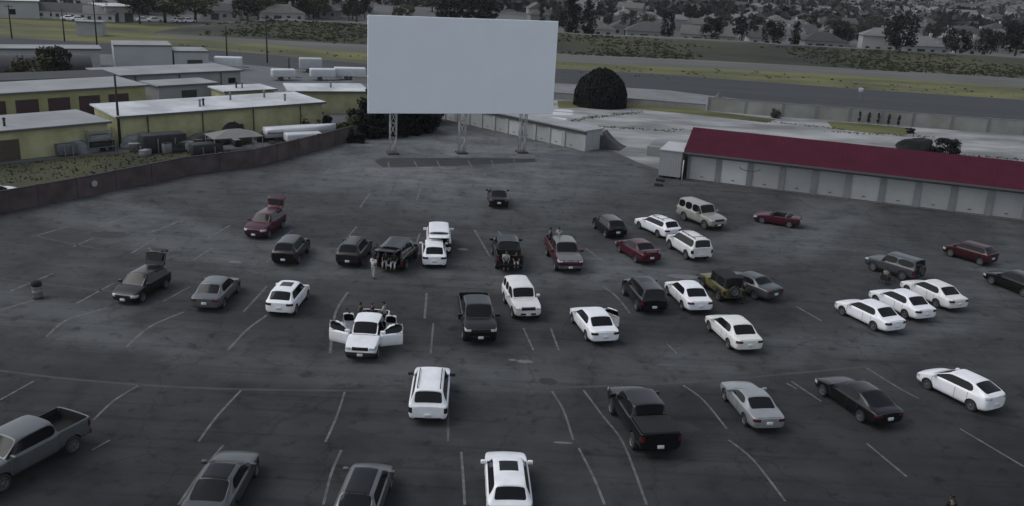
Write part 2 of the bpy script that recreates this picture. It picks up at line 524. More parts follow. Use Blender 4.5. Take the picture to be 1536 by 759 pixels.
def add_wheels(root, S, xf, xr, kind):
    t, r = wheel_meshes(kind)
    w = S['W'] / 2
    for x in (xf, xr):
        for s in (1, -1):
            o = bpy.data.objects.new('wheel', t); COL.objects.link(o); o.parent = root
            o.location = (x, s * (w - .115 + S.get('track', 0)), S['wr']); o.scale = (S['wr'], S['wr'] * 1.05, S['wr'])
            if s < 0: o.rotation_euler = (0, 0, PI)
            q = bpy.data.objects.new('rim', r); COL.objects.link(q); q.parent = o

def build_vehicle(name, style, pt, **ov):
    """a vehicle at the origin, nose along +x; returns its root Empty"""
    S = dict(DEF); S.update(STY[style]); S.update({k: v for k, v in ov.items() if k in S or k in ('gate_down', 'track')})
    L, W, H = S['L'], S['W'], S['H']; w = W / 2; nose = L / 2; tail = -L / 2
    pick = S['kind'] == 'pickup'
    me, xf, xr = car_shell(S)
    bm = bmesh.new(); bm.from_mesh(me); bpy.data.meshes.remove(me)
    bm.normal_update()
    for f in bm.faces:
        if f.material_index == 0 and f.normal.z < -.75 and f.calc_center_median().z < S['gc'] + .1: f.material_index = 4
    zhl = S['zsf'] - .02
    hl = S.get('hl', .15)
    # lamps, grille, intakes
    mark(bm, 5, nose - .42, nose + .1, w * .58, w * 1.02, zhl - .13, zhl + .03, lambda n, c: n.x > .12 and n.z < .9)
    mark(bm, 7, nose - .3, nose + .1, -w * .5, w * .5, zhl - .17 if pick or style in ('suv', 'boxy', 'bigbox') else zhl - .14, zhl + .01, lambda n, c: n.x > .35, both=False)
    mark(bm, 8, nose - .3, nose + .1, -w * .55, w * .55, S['gc'] + .14, S['gc'] + .26, lambda n, c: n.x > .3, both=False)
    ztl = (S['zdeck'] if not pick else S['zdeck'] + .02)
    tall = style in ('suv', 'boxy', 'bigbox', 'crossover', 'crew', 'ext', 'jeep')
    z1, z0 = (ztl - .16, ztl - .44) if tall else (ztl - .12, ztl - .27)
    yi = w * .80 if tall else w * .52
    mark(bm, 6, tail - .1, tail + .32, yi, w * 1.02, z0, z1, lambda n, c: n.x < -.25 or (abs(n.y) > .6 and c.x < tail + .16))
    if ov.get('open_rear'):
        mark(bm, 9, tail - .1, S['rr'] + .02, -w * .80, w * .80, S['gc'] + .38, H - .05, lambda n, c: n.x < -.12, allow=(0, 2, 4), both=False)
    dark_bumper = ov.get('bumper')
    if dark_bumper:
        mark(bm, 10, nose - .3, nose + .1, -w, w, S['gc'], S['gc'] + .30, lambda n, c: n.x > .2, allow=(0, 8), both=False)
        mark(bm, 11, tail - .1, tail + .2, -w, w, S['gc'], S['gc'] + .32, lambda n, c: n.x < -.2, both=False)
    if ov.get('roof_mat'):
        mark(bm, 12, S['bl'] - .1, S['rf'] + .05, 0, w, S['belt'] + .06, H + .1, lambda n, c: True)
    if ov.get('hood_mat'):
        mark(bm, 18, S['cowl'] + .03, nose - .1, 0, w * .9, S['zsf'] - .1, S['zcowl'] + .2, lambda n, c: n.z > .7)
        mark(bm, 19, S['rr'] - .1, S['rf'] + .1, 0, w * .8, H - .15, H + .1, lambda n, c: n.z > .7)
    if ov.get('dark_roof'):
        mark(bm, 19, S['rr'] - .05, S['rf'] + .05, 0, w * .55, H - .3, H + .1, lambda n, c: n.z > .6)
    if ov.get('sunroof'):
        xs0 = S['rf'] - .35; mark(bm, 13, xs0 - .75, xs0, -w * .42, w * .42, H - .3, H + .1, lambda n, c: n.z > .8, both=False)
    od = ov.get('open_doors')
    if od:
        ya, yb_, bo = (w * .5, w * 1.1, True) if od is True else (-w * 1.1, -w * .5, False)
        zt = H - (.10 if pick else .07); dx = -.12 if pick else -.35
        mark(bm, 14, dx, S['cowl'] + .02, ya, yb_, S['gc'] + .08, zt, lambda n, c: abs(n.y) > .3, both=bo)
        mark(bm, 16, dx, S['cowl'] + .02, ya, yb_, S['gc'] + .08, zt, lambda n, c: True, allow=(3,), both=bo)
        if od is True:
            mark(bm, 17, S['bl'] + .05, dx - .03, ya, yb_, S['gc'] + .08, zt, lambda n, c: True, allow=(3,))
            mark(bm, 15, S['bl'] + .05, dx - .03, ya, yb_, S['gc'] + .08, zt, lambda n, c: abs(n.y) > .3)
    if ov.get('seams'):
        xs_ = [S['cowl'] - .06, -.34 if not pick else S['bl'] + .02]
        if not pick and S['pillars'] and style not in ('jeep',): xs_.append(xr + S['wr'] * .9)
        for x in xs_: mark(bm, 20, x, x + .022, w * .7, w * 1.1, S['gc'] + .14, S['belt'] - .01, lambda n, c: abs(n.y) > .5)
        mark(bm, 20, S['cowl'] + .01, S['cowl'] + .06, 0, w * .78, S['belt'] - .1, S['zcowl'] + .2, lambda n, c: n.z > .5)
        if S['bl'] > tail + .3 and not pick: mark(bm, 20, tail + .05, tail + .075, -w * .7, w * .7, S['gc'] + .35, S['zdeck'] + .2, lambda n, c: n.z > .3, both=False)
    root = empty(name)
    body = [f for f in bm.faces if f.material_index == 0]
    o = link('body', island_mesh(body, 'body'), pt, root)
    und = [f for f in bm.faces if f.material_index == 4]
    if und: link('cargo_bed' if pick else 'cabin_tub' if S['kind'] == 'open' else 'underbody', island_mesh(und, 'under'), UNDER if S['kind'] != 'open' else CABIN, root)
    names = {1: ('windscreen', GLASS, 0), 2: ('rear_window', GLASS, 0), 3: ('side_window', GLASS, 0), 5: ('headlight', HEAD, .004), 6: ('tail_light', ov.get('tail', TAIL), .006),
             7: ('grille', ov.get('grille', GRILLE), .006), 8: ('air_intake', GRILLE, .004), 10: ('front_bumper', dark_bumper, .03), 11: ('rear_bumper', dark_bumper, .05),
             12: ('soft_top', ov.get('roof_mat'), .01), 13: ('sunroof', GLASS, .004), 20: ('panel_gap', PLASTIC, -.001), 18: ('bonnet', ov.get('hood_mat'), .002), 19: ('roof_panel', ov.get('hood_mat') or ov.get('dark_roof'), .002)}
    for sl, (nm, m, push) in names.items():
        if sl in (7, 8, 10, 11, 12, 13, 18, 19):
            fs = [f for f in bm.faces if f.material_index == sl]
            if fs: link(nm, island_mesh(fs, nm, push), m, root)
        else:
            for isl in split(bm, sl):
                a = sum(f.calc_area() for f in isl)
                if a < (.002 if sl == 20 else .004): continue
                link(nm, island_mesh(isl, nm, push), m, root)
    if ov.get('open_rear'):
        fs = [f for f in bm.faces if f.material_index == 9]
        hx, hz = S['rr'] - .02, H - .06
        tg = link('tailgate', island_mesh(fs, 'tailgate'), pt, root)
        # thickness so both faces of the lifted gate exist
        sm = tg.modifiers.new('t', 'SOLIDIFY'); sm.thickness = .05; sm.offset = -1
        ang = R(ov['open_rear'])
        tg.data.transform(Matrix.Translation((-hx, 0, -hz)))
        bmw = bmesh.new()
        zg0, zg1 = S['zdeck'] + .02 - hz, -.14
        # window of the lifted gate
        xg = [v.co.x for v in tg.data.vertices]
        def gx(z):
            c = [v.co.x for v in tg.data.vertices if abs(v.co.z - z) < .09 and abs(v.co.y) < .4]
            return min(c) if c else min(xg)
        vs = [bmw.verts.new((gx(z) - .018, y, z)) for z, y in ((zg0, -w * .66), (zg0, w * .66), (zg1, w * .58), (zg1, -w * .58))]
        bmw.faces.new(vs)
        gw = link('window', tomesh(bmw, 'window'), GLASS, tg)
        tg.location = (hx, 0, hz); tg.rotation_euler = (0, ang, 0)
        bmc = bmesh.new()
        x0, x1, y0, y1, za, zb_ = tail + .10, S['rr'] + .9, -w * .78, w * .78, S['gc'] + .36, H - .12
        v = box(bmc, x0, x1, y0, y1, za, zb_)
        for f in list(bmc.faces):
            if f.normal.x < -.5 or abs(f.calc_center_median().x - x0) < 1e-4: bmc.faces.remove(f)
        for vv in bmc.verts:
            if vv.co.z > za + .1 and vv.co.x < x0 + .1: vv.co.x = S['rr'] + .03
        link('cargo_bay', tomesh(bmc, 'cargo_bay'), CABIN, root)
    if ov.get('open_doors'):
        body_o = o
        for sl, nm in ((14, 'door'), (15, 'rear_door')):
            for s in (1, -1):
                fs = [f for f in bm.faces if f.material_index == sl and f.calc_center_median().y * s > 0]
                if not fs: continue
                paintf = [f for f in fs]
                d = link(nm, island_mesh(paintf, nm), pt, root)
                ys = max(abs(v.co.y) for v in d.data.vertices)
                xs = [v.co.x for v in d.data.vertices]
                hx = max(xs) if sl == 14 else min(xs)
                d.data.transform(Matrix.Translation((-hx, -s * ys, 0)))
                md = d.modifiers.new('t', 'SOLIDIFY'); md.thickness = .06; md.offset = -1
                gf = [f for f in bm.faces if f.material_index == sl + 2 and f.calc_center_median().y * s > 0]
                if gf:
                    gm = island_mesh(gf, 'window', -.02); gm.transform(Matrix.Translation((-hx, -s * ys, 0))); link('window', gm, GLASS, d)
                d.location = (hx, s * ys, 0)
                op = R(68 if od is True else 30) if sl == 14 else R(-84)
                d.rotation_euler = (0, 0, -s * op if sl == 14 else -s * op)
        bmc = bmesh.new()
        box(bmc, S['bl'] + .06, S['cowl'] - .1, -w * .6, w * .6, S['gc'] + .1, S['belt'] - .04); box(bmc, S['rr'] + .05, S['rf'] - .05, -w * .45, w * .45, S['belt'] - .038, H - .14)
        link('cabin', tomesh(bmc, 'cabin'), CABIN, root)
    bv = BVHTree.FromBMesh(bm)
    # plates
    for sx, z in ((-1, ov.get('plate_z', S['gc'] + .30 if (tall) else S['gc'] + .42)), (1, S['gc'] + .17)):
        if sx < 0 and (ov.get('no_rear_plate') or ov.get('gate_down')): continue
        h = bv.ray_cast(Vector((sx * 6, 0, z)), Vector((-sx, 0, 0)))
        if h[0] is None: continue
        x = h[0].x
        link('licence_plate', rbox('licence_plate', x - .03 if sx > 0 else x - .06, x + .06 if sx > 0 else x + .03, -.155, .155, z - .075, z + .075, .008, 1), PLATE, root)
    # mirrors
    zmr = S['belt'] + .10
    big = 1.35 if pick or style in ('bigbox', 'suv') else 1
    for s in (1, -1):
        xm = S['cowl'] - .22
        link('wing_mirror', rbox('wing_mirror', xm - .07, xm + .07, s * (w - .04) if s > 0 else -(w + .19 * big), (w + .19 * big) if s > 0 else -(w - .04), zmr - .07, zmr + .08 * big, .035), ov.get('mirror', pt), root)
    if ov.get('rack'):
        rm = PLASTIC if ov['rack'] == 'dark' else CHROME
        for s in (1, -1):
            b_ = bmesh.new()
            y = s * w * S['wroof'] * .92
            tube(b_, (S['rf'] - .3, y, H + .05), (S['rr'] + .25, y, H + .05), .025, n=6)
            for x in (S['rf'] - .3, (S['rf'] + S['rr']) / 2, S['rr'] + .25): tube(b_, (x, y, H - .05), (x, y, H + .05), .025, n=6)
            link('roof_rail', tomesh(b_, 'roof_rail', True), rm, root)
        if ov.get('crossbars'):
            for x in (S['rf'] - .5, S['rr'] + .5):
                b_ = bmesh.new(); tube(b_, (x, -w * .62, H + .09), (x, w * .62, H + .09), .025, n=6)
                link('crossbar', tomesh(b_, 'crossbar', True), rm, root)
    if ov.get('spoiler'):
        b_ = bmesh.new(); x = tail + .18; z = S['zdeck'] + .13
        box(b_, x - .14, x + .12, -w * .82, w * .82, z, z + .035)
        for s in (1, -1): box(b_, x - .05, x + .07, s * w * .6 - .03, s * w * .6 + .03, z - .17, z)
        link('spoiler', tomesh(b_, 'spoiler'), pt, root)
    if ov.get('spare'):
        t, r = wheel_meshes('truck')
        o = bpy.data.objects.new('spare_wheel', t); COL.objects.link(o); o.parent = root
        k = S['wr'] * .95; o.scale = (k, k * .9, k); o.location = (tail - .14, .05, .95 * (H / 1.8)); o.rotation_euler = (0, 0, PI / 2)
        q = bpy.data.objects.new('rim', r); COL.objects.link(q); q.parent = o
    if ov.get('tonneau'):
        link('bed_cover', rbox('bed_cover', tail + .06, S['bl'] - .02, -w * .9, w * .9, S['zdeck'] - .015, S['zdeck'] + .03, .015), CLOTH_TOP, root)
    if ov.get('gate_down'):
        link('tailgate', rbox('tailgate', tail - .52, tail - .01, -w * .80, w * .80, S['gc'] + .34, S['gc'] + .41, .015), pt, root)
    if style == 'roadster':
        for s in (1, -1):
            M = Matrix.Translation((-.42, s * .36, .36))
            st = rbox('seat', -.25, .3, -.23, .23, 0, .16, .05); st.transform(M)
            so = link('seat', st, LEATHER, root)
            bk = rbox('backrest', -.09, .09, -.23, .23, 0, .62, .06); bk.transform(M @ Matrix.Translation((-.28, 0, .05)) @ Matrix.Rotation(R(-14), 4, 'Y'))
            link('backrest', bk, LEATHER, so)
        bw = bmesh.new()
        A = [(S['cowl'] + .05, -.66, .90), (S['cowl'] + .05, .66, .90), (S['cowl'] - .48, .55, 1.22), (S['cowl'] - .48, -.55, 1.22)]
        bw.faces.new([bw.verts.new(p) for p in A]); link('windscreen', tomesh(bw, 'windscreen'), GLASS, root)
        bw = bmesh.new()
        for i in range(4): tube(bw, A[i], A[(i + 1) % 4], .028, n=6)
        link('windscreen_frame', tomesh(bw, 'wf', True), PLASTIC, root)
        link('folded_hood', rbox('folded_hood', -1.25, -.85, -.6, .6, .84, 1.0, .06), CLOTH_TOP, root)
    if style == 'jeep':
        for x, ln in ((xf, .5), (xr, .46)):
            for s in (1, -1):
                b_ = bmesh.new()
                pts = [(-ln, .30), (-ln * .55, .56), (ln * .75, .56), (ln, .46)]
                pts2 = [(a, b + .05) for a, b in pts]
                pr = pts + pts2[::-1]
                y0, y1 = sorted((s * (w - .03), s * (w + .24)))
                a = [b_.verts.new((x + p[0], y0, S['wr'] + p[1] - .06)) for p in pr]; c = [b_.verts.new((x + p[0], y1, S['wr'] + p[1] - .06)) for p in pr]
                nn = len(pr)
                for i in range(nn): b_.faces.new((a[i], a[(i + 1) % nn], c[(i + 1) % nn], c[i]))
                b_.faces.new(a[::-1]); b_.faces.new(c)
                bmesh.ops.recalc_face_normals(b_, faces=b_.faces[:])
                link('fender', tomesh(b_, 'fender'), PLASTIC, root)
        link('front_bumper', rbox('front_bumper', nose + .02, nose + .18, -.78, .78, .46, .62, .03), PLASTIC, root)
        link('rear_bumper', rbox('rear_bumper', tail - .14, tail, -.72, .72, .46, .60, .03), PLASTIC, root)
    bm.free()
    add_wheels(root, S, xf, xr, ov.get('wheels', 'truck' if pick or tall else 'alloy'))
    root['_xf'] = xf; root['_xr'] = xr; root['_W'] = W; root['_L'] = L; root['_gc'] = S['gc']
    return root

def pose(root, P2, heading):
    root.location = (P2[0], P2[1], 0); root.rotation_euler = (0, 0, heading)

def place_side(root, fpx, rpx, side):
    """park the vehicle by the two tyre contact spots of the side that shows"""
    a, b = G(*fpx), G(*rpx)
    h = math.atan2(a.y - b.y, a.x - b.x)
    d = Vector((math.cos(h), math.sin(h), 0)); lf = Vector((-d.y, d.x, 0))
    mid = (a + b) / 2
    mx = (root['_xf'] + root['_xr']) / 2
    c = mid - d * mx + (-lf if side == 'L' else lf) * (root['_W'] / 2 - .1)
    pose(root, c, h); return c, h

def place_end(root, lpx, rpx, end, heading=None, face_screen=0.0):
    """park the vehicle by the two ground corners of the end that faces the camera"""
    a, b = G(*lpx, root['_gc']), G(*rpx, root['_gc'])
    m = (a + b) / 2; m.z = 0
    if heading is None:
        t = Vector((-6.5, 102, 0)) - m
        h = math.atan2(t.y, t.x) + R(face_screen)
        if end == 'front': h += PI
    else:
        h = R(heading)
    d = Vector((math.cos(h), math.sin(h), 0))
    c = m + d * (root['_L'] / 2 - .05) * (1 if end == 'rear' else -1)
    pose(root, c, h); return c, h
# ------------------------------------------------------------------ vehicles on the lot
VG = 'vehicles parked on the drive-in lot'
def V_(name, cat, label, style, pt, how, *a, **ov):
    fs = ov.pop('face_screen', 0.0); hd = ov.pop('heading', None); rg = ov.pop('rgroup', VG)
    r = build_vehicle(name, style, P[pt], seams=(a[0][1] > 430), **ov)
    if how in 'LR': r['_c'] = place_side(r, a[0], a[1], how)[0][:]
    else: r['_c'] = place_end(r, a[0], a[1], how, hd, fs)[0][:]
    tag(r, label, cat, rg)
    return r

# first row, close to the camera
V_('pickup_truck', 'pickup', 'silver crew cab pickup with an empty open bed at the corner of the lot', 'crew', 'gun', 'L', (14, 732), (101, 684), bumper=CHROME, grille=GRILLE, split_win=False, L=5.45, wb=3.45)
V_('parked_car', 'car', 'dark grey coupe cut off by the bottom edge, nearest the silver pickup', 'fastback', 'grey', 'R', (383, 714), (350, 775), dark_roof=GLASS)
V_('parked_car', 'car', 'silver car with dark glass roof, cut off by the bottom edge beside the white crossover', 'hatch', 'gun', 'rear', (487, 795), (573, 797), face_screen=-3, dark_roof=GLASS)
V_('parked_car', 'car', 'white crossover with a dark sunroof, cut off by the bottom edge of the picture', 'crossover', 'white', 'rear', (727, 784), (801, 782), heading=94, sunroof=True)
# second row
V_('sport_utility_vehicle', 'suv', 'white sport utility vehicle with roof rails and a large black rear window', 'suv', 'white', 'rear', (612, 631), (671, 631), rack='dark', mirror=PLASTIC, tail=TAILC)
V_('pickup_truck', 'pickup', 'black crew cab pickup with a black cover over its bed', 'crew', 'black', 'L', (919, 623), (947, 669), tonneau=True, L=5.55, wb=3.4)
V_('parked_car', 'car', 'silver grey coupe between the black covered pickup and the long black sedan', 'coupe', 'silver', 'L', (1086.7, 600), (1117.5, 638.5))
V_('parked_car', 'car', 'long black sedan with arched chrome window trim beside the white liftback', 'fastback', 'black', 'L', (1234, 594), (1289, 632))
V_('parked_car', 'car', 'white liftback with a sloping black rear window beside the long black sedan', 'liftback', 'white', 'L', (1390, 583.6), (1455.4, 616), tail=HEAD)
# third row
V_('parked_car', 'car', 'black hatchback with its tailgate raised high, facing the camera', 'hatch', 'black', 'L', (214, 453), (248.3, 432.7), open_rear=112, H=1.55)
V_('parked_car', 'car', 'grey sedan seen from behind between the black open hatchback and the white hatchback', 'sedan', 'gun', 'R', (357, 437.5), (334.5, 462))
V_('parked_car', 'car', 'white hatchback with red tail lights and a sunroof, beside the grey sedan', 'hatch', 'white', 'R', (460.4, 448.5), (442.8, 471), sunroof=True, H=1.55)
V_('pickup_truck', 'pickup', 'white pickup with all its doors swung open and people in the bed', 'ext', 'white', 'front', (513, 536), (567, 536), face_screen=1, open_doors=True, bumper=PLASTIC)
V_('pickup_truck', 'pickup', 'black pickup with a dark grille facing the camera, beside the white boxy wagon', 'crew', 'black', 'front', (696, 510), (746, 510), face_screen=3, L=5.4, wb=3.3)
V_('sport_utility_vehicle', 'suv', 'old white boxy off-road wagon with a black grille facing the camera', 'boxy', 'pearl', 'front', (772, 476), (812, 475), face_screen=4)
V_('parked_car', 'car', 'white sedan with its front passenger door open', 'sedan', 'white', 'L', (860, 485), (879, 509.5), tail=TAILC, open_doors='one')
V_('sport_utility_vehicle', 'suv', 'black sport utility vehicle with a sunroof parked beside a white sedan and the yellow off-roader', 'suv', 'black', 'L', (935, 441.4), (956, 467), sunroof=True, H=1.72)
V_('parked_car', 'car', 'white sedan between the black sport utility vehicle and the yellow off-roader', 'sedan', 'white', 'L', (1000, 441), (1025, 466))
V_('off_road_vehicle', 'off-roader', 'dull yellow open off-roader with a black canvas top and wide black fenders', 'jeep', 'olive', 'L', (1052, 431), (1080, 452.5), roof_mat=CLOTH_TOP, spare=True, bumper=None)
V_('parked_car', 'car', 'dark grey sedan parked close beside the yellow off-roader', 'sedan_old', 'grey', 'rear', (1146, 450), (1178, 449), face_screen=6)
V_('parked_car', 'car', 'pale cream sedan with red tail lights standing alone behind the row', 'sedan', 'cream', 'L', (1063.6, 495.7), (1092.7, 522.8))
V_('parked_car', 'car', 'white sedan closest to the camera of three white sedans side by side', 'sedan', 'white', 'L', (1262.5, 472.6), (1310.2, 496.1), tail=TAILC)
V_('parked_car', 'car', 'white sedan in the middle of three white sedans side by side', 'sedan', 'white', 'L', (1311, 455), (1359, 479), L=4.7, tail=TAILC)
V_('parked_car', 'car', 'white sedan farthest along of three white sedans side by side', 'sedan', 'pearl', 'L', (1358, 440), (1406, 462.5), L=4.85, tail=TAILC)
V_('sport_utility_vehicle', 'suv', 'grey two-door off-roader with a spare wheel on its back door behind the three white sedans', 'boxy', 'grey', 'L', (1307.3, 406), (1353.6, 420.6), spare=True, L=4.1, wb=2.45, pillars=(-.6,))
V_('parked_car', 'car', 'dark maroon hatchback near the storage garages', 'hatch', 'maroon', 'L', (1425, 384.8), (1468.6, 397.8), L=3.95, wb=2.5)
V_('parked_car', 'car', 'black sedan cut off by the edge of the picture beside the three white sedans', 'sedan', 'black', 'L', (1484.5, 426), (1536, 446))
# fourth row
V_('sport_utility_vehicle', 'suv', 'dark red crossover with its tailgate raised, facing the camera', 'crossover', 'red', 'L', (401.7, 357.3), (424, 342.2), open_rear=108)
V_('sport_utility_vehicle', 'suv', 'black crossover with a white plate parked alone near the red crossover', 'crossover', 'black', 'R', (462.5, 378), (446.5, 396.5))
V_('sport_utility_vehicle', 'suv', 'black crossover with roof rails parked beside the black vehicle with the raised tailgate', 'crossover', 'char', 'R', (556, 380), (541.5, 399.5), rack='dark')
V_('sport_utility_vehicle', 'suv', 'large black sport utility vehicle with its tailgate raised and people gathered behind it', 'bigbox', 'black', 'rear', (565, 402), (603, 405), heading=82, open_rear=84)
V_('sport_utility_vehicle', 'suv', 'white boxy van-like wagon with its tailgate raised, in front of the small white hatchback', 'bigbox', 'white', 'rear', (641, 378), (675, 378), heading=96, open_rear=86, L=4.6, wb=2.7, W=1.85)
V_('parked_car', 'car', 'small white hatchback behind the white boxy van-like wagon', 'hatch', 'white', 'rear', (635, 400), (668, 400), heading=97, tail=TAILC, H=1.55)
V_('pickup_truck', 'pickup', 'black pickup with its tailgate down and people sitting on it', 'crew', 'black', 'rear', (744, 403), (785, 401), heading=96, gate_down=True, L=5.4, wb=3.3)
V_('pickup_truck', 'pickup', 'dark red pickup with a pale bonnet and chrome grille and people in the bed', 'crew', 'red', 'front', (834, 404.5), (877, 404), heading=-81, hood_mat=P['pewter'], bumper=CHROME, grille=CHROME, L=5.5, wb=3.4)  # grey highlight on the bonnet and roof is put into their colour
# fifth row, farther over
V_('parked_car', 'car', 'small black sedan standing alone closest to the movie screen', 'sedan', 'black', 'rear', (734, 310.5), (763, 311.5), heading=95)
V_('parked_car', 'car', 'black hatchback with bright window trim beside the white estate car', 'hatch', 'black', 'L', (891.4, 342.5), (908, 356))
V_('parked_car', 'car', 'white estate car with roof bars between the black hatchback and the beige off-road wagon', 'wagon', 'white', 'L', (959.3, 343.3), (986, 355.5), rack='dark', crossbars=True, tail=TAILC)
V_('sport_utility_vehicle', 'suv', 'tall beige off-road wagon facing the garages with a spare wheel on its back', 'bigbox', 'beige', 'R', (1056, 343.5), (1026, 331), spare=True, L=4.9)
V_('sport_utility_vehicle', 'suv', 'silver white sport utility vehicle with a raised roof rack beside the red coupe', 'suv', 'pearl', 'L', (1004.4, 373.3), (1029, 389), rack='dark', crossbars=True, L=4.5, wb=2.7, tail=TAILC)
V_('parked_car', 'car', 'dark red coupe with a rear spoiler beside the dark red pickup', 'sedan_old', 'red', 'L', (929, 378.5), (953.5, 394), spoiler=True, L=4.5, wb=2.6)
V_('parked_car', 'car', 'dark red open convertible standing alone near the garages', 'roadster', 'red', 'L', (1143.6, 335.3), (1181.5, 341.5))
# ------------------------------------------------------------------ people
SKIN = mat('skin', (0.20, 0.135, 0.105), 0.6)
HAIR = mat('dark_hair', (0.012, 0.010, 0.009), 0.7)
SHOE = mat('dark_shoe', (0.02, 0.02, 0.02), 0.7)
EYE = mat('eye', (0.02, 0.015, 0.012), 0.3)

def skin_mesh(name, joints, edges, roots, sub=1, mi=None):
    me = bpy.data.meshes.new(name)
    me.from_pydata([j[0] for j in joints], edges, [])
    o = bpy.data.objects.new('tmp_' + name, me); COL.objects.link(o)
    m = o.modifiers.new('skin', 'SKIN'); m.use_smooth_shade = True
    if not me.skin_vertices: me.skin_vertices.new()
    d = me.skin_vertices[0].data
    for i, j in enumerate(joints):
        r = j[1]
        d[i].radius = r if isinstance(r, tuple) else (r, r)
        d[i].use_root = i in roots
    s = o.modifiers.new('sub', 'SUBSURF'); s.levels = sub
    out = evaluated(o); out.name = name
    bpy.data.objects.remove(o)
    for p in out.polygons: p.use_smooth = True
    return out

def hand_chain(J, E, wrist, palm_dir, spread, down):
    """palm and five bent fingers beyond the wrist"""
    wi = len(J) - 1
    p = Vector(wrist)
    pd, sd = Vector(palm_dir).normalized(), Vector(spread).normalized()
    dn = Vector(down).normalized()
    J.append((tuple(p + pd * .045), (.036, .02))); E.append((wi, len(J) - 1)); k = len(J) - 1
    J.append((tuple(p + pd * .085), (.038, .018))); E.append((k, k + 1))
    roots = []
    for q, ln in ((-.03, .062), (-.010, .074), (.010, .070), (.028, .054)):
        b = p + pd * .075 + sd * q
        n0 = len(J); roots.append(n0)
        J.append((tuple(b), .009)); J.append((tuple(b + pd * ln * .6 + dn * .006), .009)); J.append((tuple(b + pd * ln + dn * .024), .008))
        E += [(n0, n0 + 1), (n0 + 1, n0 + 2)]
    b = p + pd * .03 + sd * -.022; n0 = len(J); roots.append(n0)
    J.append((tuple(b), .011)); J.append((tuple(b + sd * -.032 + pd * .03), .010)); J.append((tuple(b + sd * -.04 + pd * .06 + dn * .01), .008))
    E += [(n0, n0 + 1), (n0 + 1, n0 + 2)]
    return roots

